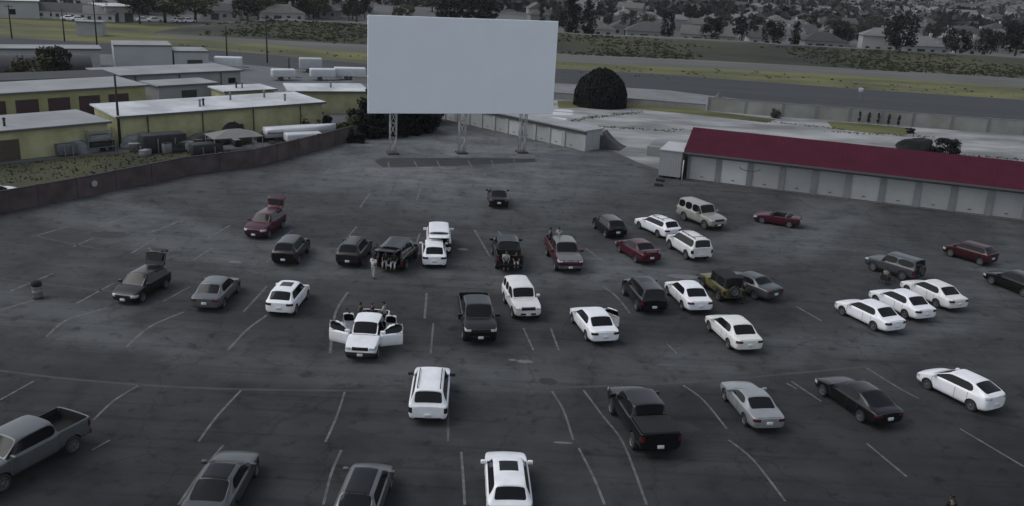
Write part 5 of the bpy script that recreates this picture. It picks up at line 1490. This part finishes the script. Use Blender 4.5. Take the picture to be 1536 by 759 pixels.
heap(1373, 225, 2.6, 1.2, 1.5, CLOTH_TOP, 'black covered vehicle standing on the concrete yard behind the red roof', -12)
heap(1078, 163, 1.2, .9, 2.3, mat('grey_sheeting', (.10, .105, .11)), 'grey cabinet-like heap standing by the end of the concrete wall', 0)
heap(28, 234, 1.6, .7, .8, TARPD, 'dark heap at the foot of the low yellow workshop', 45)
# canopy
cn = empty('canopy', G(352, 226), R(36)); bm = bmesh.new(); L_, W_ = 5.6, 3.4
a = [bm.verts.new(p) for p in ((-L_ / 2, -W_ / 2, 1.75), (L_ / 2, -W_ / 2, 1.75), (L_ / 2, W_ / 2, 1.75), (-L_ / 2, W_ / 2, 1.75))]; top = [bm.verts.new(p) for p in ((-.6, 0, 2.45), (.6, 0, 2.45))]
for f in ((0, 1, 5, 4), (2, 3, 4, 5)): bm.faces.new([(a + top)[i] for i in f])
bm.faces.new((a[1], a[2], top[1])); bm.faces.new((a[3], a[0], top[0]))
o = link('roof', tomesh(bm, 'roof'), mat('grey_canvas', (.17, .175, .165), .85, .1, .8), cn)
for x in (-1, 1):
    for y in (-1, 1):
        bm = bmesh.new(); tube(bm, (x * (L_ / 2 - .15), y * (W_ / 2 - .15), 0), (x * (L_ / 2 - .15), y * (W_ / 2 - .15), 1.74), .04, n=6); link('leg', tomesh(bm, 'leg', True), STEEL, cn)
tag(cn, 'grey canvas canopy on four legs behind the maroon fence', 'canopy')
# pallets rack by the workshop corner
rk = empty('storage_rack', (-44.6, 94.6, 0), math.atan2(17.7, 16.1)); 
bm = bmesh.new()
for z in (.5, 1.3, 2.1): box(bm, -1.6, 1.2, -1.1, -.4, z, z + .06)
link('shelf', tomesh(bm, 'shelf'), STEEL, rk); bm = bmesh.new()
bm.free()
for x in (-1.6, 1.14):
    bm = bmesh.new(); box(bm, x, x + .06, -1.1, -1.04, 0, 2.5); box(bm, x, x + .06, -.46, -.40, 0, 2.5); box(bm, x + .01, x + .05, -1.04, -.46, 2.3, 2.36); link('upright', tomesh(bm, 'upright'), STEEL, rk)
for i, z in enumerate((.56, 1.36)):
    link('carton', rbox('carton', -1.3, .8, -1.0, -.5, z, z + .5, .04), TARP if i else TARPD, rk)
tag(rk, 'steel storage rack at the corner of the low yellow workshop', 'rack')
for i, (px, py, lb) in enumerate(((153, 226, 'black drum beside the steel storage rack'), (168, 224, 'black drum between the storage rack and the dark pole'))):
    dr = empty('drum', G(px, py)); bm = bmesh.new(); lathe(bm, [(.005, 0), (.38, 0), (.38, .4), (.40, .42), (.38, .44), (.38, .95), (.36, .98)], 16); link('barrel', tomesh(bm, 'barrel', True), TARPD, dr)
    bm = bmesh.new(); lathe(bm, [(.37, .96), (.37, 1.0), (.005, 1.01)], 16); link('lid', tomesh(bm, 'lid', True), PLASTIC, dr); tag(dr, lb, 'drum', 'black drums by the workshop')

# scrap and crates along the workshop wall
sr = random.Random(31)
A, B = Vector((-42.6, 95.6, 0)), Vector((-26.5, 110.9, 0)); dd = (B - A).normalized(); nn_ = Vector((dd.y, -dd.x, 0))
CRM = [mat('grey_crate', (.09, .09, .088), .9, .3, 3), mat('brown_crate', (.06, .048, .038), .9, .3, 3), TARP, TARPD, mat('pale_crate', (.26, .265, .26), .85, .2, 3)]
for i in range(34):
    p = A.lerp(B, sr.uniform(.02, .95)) + nn_ * sr.uniform(1.2, 4.2)
    w_, h_ = sr.uniform(.35, .9), sr.uniform(.3, 1.1)
    c = empty('crate', p, sr.uniform(0, 3)); link('body', rbox('body', -w_, w_, -w_ * .6, w_ * .6, 0, h_, .03, 1), sr.choice(CRM), c)
    link('lid', rbox('lid', -w_ - .03, w_ + .03, -w_ * .6 - .03, w_ * .6 + .03, h_ + .002, h_ + .06, .015, 1), sr.choice(CRM), c)
    tag(c, 'crate or box in the scrap strewn along the wall of the long yellow workshop', 'crate', 'crates along the yellow workshop')
# road markings and a small white sign
bm = bmesh.new()
for k, off in enumerate((.35, .62)):
    pts = []
    for (n0, n1) in (((-57.8, 183), (-57.8, 198)), ((-29.7, 171.4), (-33, 190.5)), ((8, 174), (8.4, 199.8)), ((28, 172), (31.6, 198.9)), ((62, 152), (69.3, 190.6)), ((89, 144), (102.6, 186.1)), ((200, 125), (210, 178))):
        pts.append(Vector((*n0, 0)).lerp(Vector((*n1, 0)), off))
    strip(bm, pts, .28, .002)
o = link('lane_markings', tomesh(bm, 'lane_markings'), mat('lane_paint', (.06, .062, .064), .9, .3, .5)); o['kind'] = 'structure'
rs = empty('road_sign', G(1289, 150)); bm = bmesh.new(); tube(bm, (0, 0, 0), (0, 0, 2.2), .05, n=6); link('post', tomesh(bm, 'post'), STEEL, rs)
link('plate', rbox('plate', -.45, .45, -.09, -.055, 1.5, 2.3, .01, 1), WHT, rs); tag(rs, 'small white sign on a post at the edge of the road beyond the panel wall', 'sign')
# ------------------------------------------------------------------ trees
LEAFD = foliage('dark_leaf', (.022, .024, .018)); LEAFB = foliage('blackish_leaf', (.011, .012, .012), .5); LEAFM = foliage('olive_leaf', (.060, .062, .030)); LEAFG = foliage('grey_green_leaf', (.050, .054, .042)); LEAFY = foliage('yellow_green_leaf', (.075, .075, .026))
BARK = mat('tree_bark', (.035, .03, .026), .9, .3, 6)
def leaf(bm, p, s, rr, n=None):
    d = Vector((rr.gauss(0, 1), rr.gauss(0, 1), rr.gauss(0, 1) + .6)).normalized() if n is None else (n + Vector((rr.gauss(0, .5), rr.gauss(0, .5), rr.gauss(0, .5)))).normalized()
    a = d.orthogonal().normalized(); b = d.cross(a); th = rr.uniform(0, 6.28)
    u = (a * math.cos(th) + b * math.sin(th)) * s; v = (b * math.cos(th) - a * math.sin(th)) * s * .7
    bm.faces.new([bm.verts.new(p - u), bm.verts.new(p + v * .9 + u * .1), bm.verts.new(p + u), bm.verts.new(p - v * .9 + u * .1)])
def crown_mesh(kind, seed, n, ls):
    """unit tree: height 1, crown radius about .35 for round kinds"""
    rr = random.Random(seed); bm = bmesh.new(); clumps = []
    if kind == 'round':
        for i in range(26):
            a = rr.uniform(0, 6.28); z = rr.uniform(.34, .86); rad = .36 * math.sqrt(max(.05, 1 - ((z - .56) / .40) ** 2)) * rr.uniform(.35, 1)
            clumps.append((Vector((rad * math.cos(a), rad * math.sin(a), z)), rr.uniform(.09, .17)))
    elif kind == 'tall':
        for i in range(24):
            a = rr.uniform(0, 6.28); z = rr.uniform(.15, .92); rad = .13 * min(1, (1.05 - z) * 2.2) * rr.uniform(.3, 1)
            clumps.append((Vector((rad * math.cos(a), rad * math.sin(a), z)), rr.uniform(.06, .10)))
    elif kind == 'open':
        for i in range(17):
            a = rr.uniform(0, 6.28); z = rr.uniform(.42, .92); rad = .30 * rr.uniform(.25, 1)
            clumps.append((Vector((rad * math.cos(a), rad * math.sin(a), z)), rr.uniform(.07, .14)))
    elif kind == 'dome':
        for i in range(70):
            a = rr.uniform(0, 6.28); z = rr.uniform(.05, .88); rad = .78 * math.sqrt(max(.02, 1 - (z / 1.0) ** 2.2)) * rr.uniform(.55, .92)
            clumps.append((Vector((rad * math.cos(a), rad * math.sin(a), z)), rr.uniform(.13, .19)))
    elif kind == 'shrub':
        for i in range(18):
            a = rr.uniform(0, 6.28); z = rr.uniform(.15, .8); rad = .45 * math.sqrt(max(.05, 1 - (z - .3) ** 2 * 2)) * rr.uniform(.3, 1)
            clumps.append((Vector((rad * math.cos(a), rad * math.sin(a), z)), rr.uniform(.13, .24)))
    if kind == 'dome':
        from mathutils import noise as NZ
        for i in range(n):
            a = rr.uniform(0, 6.2832); u = rr.random(); z = (1 - u ** 1.3) * .99; rad = .80 * math.sqrt(max(0, 1 - z ** 2.3))
            k = 1 + .07 * NZ.noise(Vector((3 * math.cos(a), 3 * math.sin(a), 4 * z))) - rr.random() ** 2 * .22
            p = Vector((rad * math.cos(a) * k, rad * math.sin(a) * k, max(.01, z * k)))
            leaf(bm, p, ls * rr.uniform(.6, 1.4), rr, Vector((math.cos(a) * rad, math.sin(a) * rad, z)) if rr.random() < .5 else None)
        n = 0
    for i in range(n):
        c, r = rr.choice(clumps)
        d = Vector((rr.gauss(0, 1), rr.gauss(0, 1), rr.gauss(0, 1))).normalized()
        p = c + d * r * rr.uniform(.55, 1.08) * (1 if kind != 'dome' else 1)
        if p.z < .02: p.z = rr.uniform(.02, .1)
        leaf(bm, p, ls * rr.uniform(.6, 1.4), rr, d if rr.random() < .6 else None)
    me = tomesh(bm, 'crown_' + kind)
    bt = bmesh.new()
    top = {'round': .6, 'tall': .85, 'open': .62, 'dome': .5, 'shrub': .4}[kind]
    tr = {'round': .028, 'tall': .022, 'open': .022, 'dome': .05, 'shrub': .03}[kind]
    tube(bt, (0, 0, -.01), (.01, .005, top * .55), tr, tr * .75, 7); tube(bt, (.01, .005, top * .55), (0, 0, top), tr * .75, tr * .4, 7)
    for i in range(6):
        c, r = rr.choice(clumps); b0 = Vector((.01, 0, top * rr.uniform(.45, .8))); tube(bt, b0, b0.lerp(c, .85), tr * .45, tr * .15, 5)
    return me, tomesh(bt, 'trunk', True)
CR = {}
for k, sds, n, ls in (('round', (1, 2, 3), 1700, .030), ('tall', (4, 5), 1300, .024), ('open', (6, 7), 900, .028), ('dome', (8,), 14000, .035), ('shrub', (9, 10), 2200, .045)):
    CR[k] = [crown_mesh(k, s, n, ls) for s in sds]
for k in CR:
    for c, t_ in CR[k]: t_.materials.append(BARK); c.materials.append(LEAFD)
trnd = random.Random(11)
def tree(kind, loc, h, leafm, label, group=None, wide=1.0, name='tree', cat='tree', v=None):
    g = empty(name, loc, trnd.uniform(0, 6.28)); c, t_ = CR[kind][trnd.randrange(len(CR[kind])) if v is None else v]
    g.scale = (h * wide, h * wide * trnd.uniform(.9, 1.1), h)
    o = bpy.data.objects.new('trunk', t_); COL.objects.link(o); o.parent = g
    o = bpy.data.objects.new('crown', c); COL.objects.link(o); o.parent = g
    o.material_slots[0].link = 'OBJECT'; o.material_slots[0].material = leafm
    tag(g, label, cat, group); return g
tree('dome', (13.0, 147.2, 0), 5.9, LEAFB, 'dense blackish dome-shaped tree standing beyond the concrete yard beside the screen', wide=.92)
tree('shrub', (-72.7, 134, 0), 5.4, LEAFM, 'round olive tree in front of the dark barrel-roofed hall, the nearer of two', wide=1.35, v=0)
tree('shrub', (-73.9, 143.6, 0), 6.0, LEAFD, 'round dark tree at the end of the dark barrel-roofed hall', wide=.95, v=1)
DR = 'dark trees behind the screen'
for i, (px, py, h, w_, m) in enumerate(((524, 207, 3.2, 1.2, LEAFM), (546, 205, 3.8, 1.2, LEAFB), (566, 203, 5.4, 1.05, LEAFB), (588, 201, 5.2, 1.05, LEAFB), (610, 199, 5.2, 1.05, LEAFB), (634, 197, 5.0, 1.0, LEAFB), (560, 190, 4.0, 1.2, LEAFB), (580, 188, 5.8, 1.1, LEAFB), (605, 186, 5.8, 1.1, LEAFB), (630, 184, 5.6, 1.1, LEAFB))):
    tree('shrub', G(px, py), h, m, 'olive tree at the end of the maroon fence beside the dark row' if i == 0 else 'blackish bushy tree in the dark row in the shade behind the screen', DR, w_)
for i, (px, h, m, lb) in enumerate(((414, 2.3, LEAFB, 'dark bush against the yellow wall above the grey canopy'), (447, 3.0, LEAFM, 'tall olive bush against the yellow wall behind the white boat'), (480, 2.5, LEAFB, 'dark bush against the yellow wall at the tail of the white boat'))):
    tree('shrub', G(px, 196 - i * 2), h, m, lb, 'bushes by the yellow wall', 1.15, 'bush', 'bush')
rr = random.Random(21)
for i, (px, py) in enumerate(((540, 214), (562, 207), (523, 213), (600, 205), (625, 203))):
    tree('shrub', G(px, py), rr.uniform(1.2, 2.0), LEAFB, 'low dark bush in the shade along the fence behind the screen', 'bushes behind the screen', 1.2, 'bush', 'bush')
tree('shrub', G(1163, 177), 1.7, LEAFG, 'grey green bush at the foot of the concrete panel wall', None, 1.0, 'bush', 'bush')
for i, px in enumerate((1288, 1302, 1316, 1332, 1347)):
    tree('tall', G(px, 180.5 + (px - 1288) * .09 + 4), 1.9, LEAFB, 'thin dark shrub in the line against the concrete panel wall', 'thin shrubs along the concrete wall', .9, 'shrub', 'shrub')
tree('shrub', G(1418, 232), 2.4, LEAFB, 'black bush behind the red roof beside the black covered vehicle', None, 1.5, 'bush', 'bush')
tree('shrub', G(1365, 200), .9, LEAFD, 'small dark bush on the concrete yard near the thin shrubs', None, 1.6, 'bush', 'bush')

# ------------------------------------------------------------------ far suburb
HW = [mat('far_wall_%d' % i, c, .9) for i, c in enumerate([(.24, .245, .24), (.32, .32, .31), (.42, .42, .42), (.19, .19, .175)])]
HR = [mat('far_roof_%d' % i, c, .9, .15, .5) for i, c in enumerate([(.060, .060, .060), (.10, .098, .09), (.04, .04, .04), (.14, .142, .145)])]
HWIN = mat('far_window', (.03, .033, .038), .25)
def house_meshes(w, d, h, rh, hip, seed):
    bm = bmesh.new(); box(bm, -w / 2, w / 2, 0, d, 0, h)
    wm = tomesh(bm, 'house_wall'); o_ = .5; bm = bmesh.new(); z = h + .02
    c = [bm.verts.new(p) for p in ((-w / 2 - o_, -o_, z), (w / 2 + o_, -o_, z), (w / 2 + o_, d + o_, z), (-w / 2 - o_, d + o_, z))]
    i_ = d / 2 if hip else -o_
    t_ = [bm.verts.new((-w / 2 + i_, d / 2, h + rh)), bm.verts.new((w / 2 - i_, d / 2, h + rh))]
    for f in ((c[0], c[1], t_[1], t_[0]), (c[2], c[3], t_[0], t_[1]), (c[1], c[2], t_[1]), (c[3], c[0], t_[0]), (c[3], c[2], c[1], c[0])): bm.faces.new(f)
    rm = tomesh(bm, 'house_roof'); rr = random.Random(seed); wins = []
    n = max(2, int(w / 3.2))
    for i in range(n):
        x = -w / 2 + (i + .5) * w / n; bm = bmesh.new()
        if i == 1 and w > 11: box(bm, x - 1.3, x + 1.3, -.06, -.01, .05, 2.2)
        else: box(bm, x - .6, x + .6, -.06, -.01, .95, 2.1)
        wins.append(tomesh(bm, 'window'))
    ch = bmesh.new(); box(ch, w * .2, w * .2 + .8, d * .55, d * .55 + .7, h + .3, h + rh + .9)
    return wm, rm, wins, tomesh(ch, 'chimney')
HM = [house_meshes(*a) for a in ((13, 9, 3.0, 2.6, True, 1), (11, 9, 3.0, 3.0, False, 2), (15, 10, 3.1, 2.8, True, 3), (10, 8, 5.4, 2.4, True, 4), (12, 9, 5.2, 2.6, False, 5), (17, 10, 3.0, 2.5, False, 6))]
HCACHE = {}
def hmesh(m, me):
    k = (m.name, me.name)
    if k not in HCACHE:
        c = me.copy(); c.materials.append(m); HCACHE[k] = c
    return HCACHE[k]
def house(i, loc, rz, wi, ri, label, group, wins=True, s=1.0):
    wm, rm, wl, ch = HM[i]
    o = bpy.data.objects.new('house', hmesh(HW[wi], wm)); COL.objects.link(o); o.location = loc; o.rotation_euler = (0, 0, rz); o.scale = (s,) * 3
    q = bpy.data.objects.new('roof', hmesh(HR[ri], rm)); COL.objects.link(q); q.parent = o
    if wins:
        for w_ in wl: k = bpy.data.objects.new('window', hmesh(HWIN, w_)); COL.objects.link(k); k.parent = o
        k = bpy.data.objects.new('chimney', hmesh(HW[wi], ch)); COL.objects.link(k); k.parent = q
    tag(o, label, 'house', group); return o
HG = 'houses of the far suburb'
row = [(22, 0, 1, 1, 'single-storey house with a hipped roof behind the levee, beside the two tall dark cypresses'), (40, 2, 0, 0, 'long grey house with a hipped roof behind the levee, second from the two tall cypresses'), (58, 5, 1, 1, 'long low gabled house behind the levee near the tall ragged tree'), (77, 1, 2, 0, 'narrow gabled house behind the levee between two round dark trees'),
       (95, 0, 0, 2, 'dark-roofed hipped house behind the levee beside the round dark trees'), (112, 3, 1, 3, 'two-storey hipped house behind the levee'), (127, 2, 2, 3, 'pale long house behind the levee with a pale hipped roof'), (143, 1, 2, 1, 'pale gabled house behind the levee beside the great dark tree'),
       (168, 4, 3, 2, 'two-storey dark-roofed gabled house behind the levee past the great dark tree'), (187, 0, 1, 0, 'hipped house behind the levee near the dark round tree'), (206, 5, 0, 3, 'long gabled house with a pale roof behind the levee'), (226, 2, 0, 2, 'long dark-roofed house behind the levee near the edge of the picture')]
for x, i, wi, ri, lb in row:
    house(i, (x, 292 + .01 * x + rr.uniform(-2, 3), 0), R(rr.uniform(-14, 4)), wi, ri, lb, HG, True)
FARL = 'small house among the many of the far suburb beyond the grassy levee'
cnt = 0
for y in range(316, 1000, 22):
    step = 15 + (y - 318) * .012
    x0 = 8 + (y - 300) * .02; x1 = 200 + (y - 300) * .75
    x = x0
    while x < x1 and cnt < 288:
        if rr.random() < .62 - (y - 318) * .00045:
            house(rr.randrange(6), (x + rr.uniform(-3, 3), y + rr.uniform(-5, 5), 0), R(rr.uniform(-25, 15) + (90 if rr.random() < .2 else 0)), rr.randrange(4), rr.randrange(4), FARL, HG, y < 420, rr.uniform(.72, 1.0)); cnt += 1
        x += step * rr.uniform(.8, 1.4)
# houses and sheds past the meadow
for px, py, i, wi, ri, lb in ((78, 28, 1, 2, 0, 'pale gabled house at the far side of the meadow, first of the row'), (102, 29, 1, 2, 0, 'pale gabled house at the far side of the meadow, second of the row'), (125, 31, 1, 2, 0, 'pale gabled house at the far side of the meadow, third of the row'), (150, 33, 1, 2, 3, 'pale gabled house at the far side of the meadow beside the tall pole')):
    house(i, G(px, py), R(22), wi, ri, lb, 'pale houses past the meadow', True, .72)
shed_block('warehouse', G(-60, 26)[:2], G(60, 28)[:2], 16, 4.6, WHITEW, ROOFW, 'long white warehouse with a bright roof at the far corner of the meadow', seed=3, win=((6, 1.5, 1, 2.5), (12, 1.5, 1, 2.5)))
shed_block('warehouse', G(160, 33)[:2], G(200, 33)[:2], 14, 4.2, WHITEW, ROOFW, 'pale warehouse beside the row of pale houses past the meadow', seed=3, doors=((1, 2.4, 2.6, DARKST), (5, 2.4, 2.6, DARKST)), over=.6)
bx = G(128, 54)
shed_block('warehouse', (bx.x - 2, bx.y), (bx.x + 3.5, bx.y + 1), 4, 3.2, GREYW, ROOFG, 'small grey pump house standing on the meadow', cat='pump house', seed=2)
for i, (px, py) in enumerate(((330, 30), (360, 27), (395, 28), (425, 33), (450, 24), (480, 27), (505, 25), (530, 22), (270, 20), (310, 14), (225, 22))):
    house(rr.randrange(6), G(px, py), R(rr.uniform(-10, 25)), rr.randrange(4), rr.randrange(4), 'house half hidden by trees on the far bank behind the warehouses', 'houses on the far bank behind the warehouses', True, .9)
# notable trees
TG = 'trees beyond the levee'
for kind, px, yb, h, m, w_, lb in (('tall', 856, 48, 13.5, LEAFB, 1.35, 'tall dark cypress beyond the levee beside the screen, the broader of a pair'), ('tall', 881, 52, 12.0, LEAFB, 1.2, 'tall dark cypress beyond the levee, the slimmer of a pair'),
    ('round', 1001, 57, 9.5, LEAFB, .62, 'ragged dark tree beyond the levee standing before the long low gabled house'), ('round', 1066, 62, 8.5, LEAFB, 1.15, 'round dark tree beyond the levee, left of a spreading dark tree'), ('open', 1112, 64, 10, LEAFB, 1.25, 'spreading dark tree with gaps beyond the levee'), ('round', 1160, 64, 8, LEAFB, 1.2, 'round dark tree beyond the levee next to a slim dark tree'), ('tall', 1193, 62, 7.5, LEAFB, 1.3, 'slim dark tree beyond the levee between houses'),
    ('round', 1345, 73, 12, LEAFB, 1.35, 'great dark tree beyond the levee, the broadest there'), ('round', 1432, 82, 9, LEAFB, 1.25, 'dark round tree standing on the edge of the levee'), ('round', 1478, 72, 8, LEAFD, 1.2, 'dark tree beyond the levee near a pale house'), ('round', 1524, 78, 11, LEAFB, 1.3, 'blackish tree beyond the levee at the edge of the picture'),
    ('round', 210, 36, 10, LEAFD, .8, 'tall dark tree standing at the end of the pale warehouse'), ('round', 248, 34, 9.5, LEAFM, 1.45, 'broad olive tree past the meadow, the first of two'), ('round', 293, 33, 9, LEAFM, 1.5, 'broad olive tree past the meadow, the second of two'), ('round', 372, 34, 8, LEAFD, 1.3, 'dark tree on the far bank behind the short pole'),
    ('round', 414, 27, 11, LEAFM, .9, 'olive tree on the far bank, tallest of the clump near the screen'), ('round', 440, 28, 12, LEAFD, .9, 'dark tree on the far bank in the clump near the screen'), ('open', 470, 28, 10, LEAFM, 1.2, 'thin olive tree on the far bank near the screen'), ('round', 535, 36, 12, LEAFD, .75, 'dark tall tree on the far bank right beside the screen edge'), ('round', 388, 30, 9, LEAFM, 1.2, 'low olive tree on the far bank between warehouses and screen')):
    p_ = G(px, yb)
    if px > 840: k = 282.5 / p_.y; p_ = p_ * k; h2 = 21.15 - (21.15 - h) * k; w_ *= h / h2 * .97; h = h2
    elif px < 540: w_ *= 1.25
    tree(kind, p_, h, m, lb, TG, w_)
for i, px in enumerate((662, 680, 700, 718, 736)):
    tree('tall', G(px, 38), 12.0 + (i % 2), LEAFB, 'dark conifer showing its top over the upper edge of the movie screen', 'conifers behind the screen', 1.5)
FT = 'small dark tree among the houses of the far suburb'
for i in range(235):
    y = 306 + 700 * rr.random() ** 1.35; x = rr.uniform(5 + (y - 300) * .02, 215 + (y - 300) * .85)
    tree(rr.choice(('round', 'round', 'open', 'tall')), (x, y, 0), rr.uniform(5, 10), rr.choice((LEAFD, LEAFB, LEAFG, LEAFD)), FT, 'small trees of the far suburb', rr.uniform(.8, 1.3))
for i in range(45):
    px = rr.uniform(0, 660); c = G(px, 2 + .018 * px + rr.uniform(0, 20))
    tree(rr.choice(('round', 'round', 'open')), c, rr.uniform(5, 9), rr.choice((LEAFD, LEAFM, LEAFG)), 'distant tree past the meadow and the warehouses', 'distant trees past the meadow', rr.uniform(1, 1.5))
# the hazy mass of the furthest town: leaf clumps and roofs too many to count
bm = bmesh.new()
for i in range(8500):
    y = 440 + 3700 * rr.random() ** 1.8; x = rr.uniform(-.62 * y, .75 * y)
    if x < -.5 * y + 60: pass
    s = rr.uniform(2.2, 4.2) * (1 + y / 3500); h = rr.uniform(.5, 1.0) * s * 1.8
    for k in range(5): leaf(bm, Vector((x + rr.gauss(0, s * .6), y + rr.gauss(0, s * .6), abs(rr.gauss(h * .5, h * .35)))), s * rr.uniform(.4, .8), rr)
o = link('far_woods', tomesh(bm, 'far_woods'), foliage('far_leaf', (.022, .026, .024), .5)); o['kind'] = 'stuff'; o['label'] = 'dark mass of distant trees filling the top of the picture'
bm = bmesh.new()
for i in range(1500):
    y = 900 + 2600 * rr.random() ** 1.6; x = rr.uniform(-.5 * y, .75 * y); a = rr.uniform(0, 3.14); w_, d_, h_ = rr.uniform(5, 9), rr.uniform(4, 6), rr.uniform(3, 5)
    M = Matrix.Translation((x, y, 0)) @ Matrix.Rotation(a, 4, 'Z')
    box(bm, -w_, w_, -d_, d_, 0, h_, rr.randrange(3), M)
    v = [bm.verts.new(M @ Vector(p)) for p in ((-w_ - .5, -d_ - .5, h_ + .02), (w_ + .5, -d_ - .5, h_ + .02), (w_ + .5, d_ + .5, h_ + .02), (-w_ - .5, d_ + .5, h_ + .02), (-w_ * .5, 0, h_ + 2.6), (w_ * .5, 0, h_ + 2.6))]
    k = 3 + rr.randrange(2)
    for f in ((0, 1, 5, 4), (2, 3, 4, 5), (1, 2, 5), (3, 0, 4)): bm.faces.new([v[j] for j in f]).material_index = k
o = link('distant_town', tomesh(bm, 'distant_town'), HW[:3] + HR[:2]); o['kind'] = 'stuff'; o['label'] = 'mass of tiny roofs of the distant town fading into haze'
# parked cars by the far houses
for i, (px, py) in enumerate(((105, 31), (118, 32), (215, 33), (232, 33), (270, 34), (282, 34))):
    r_ = build_vehicle('parked_car', 'sedan', P['white']) if i == 0 else copy_tree(r_)
    pose(r_, G(px, py), R(20 + 7 * i)); tag(r_, 'tiny pale car parked along the row past the meadow', 'car', 'tiny cars past the meadow')
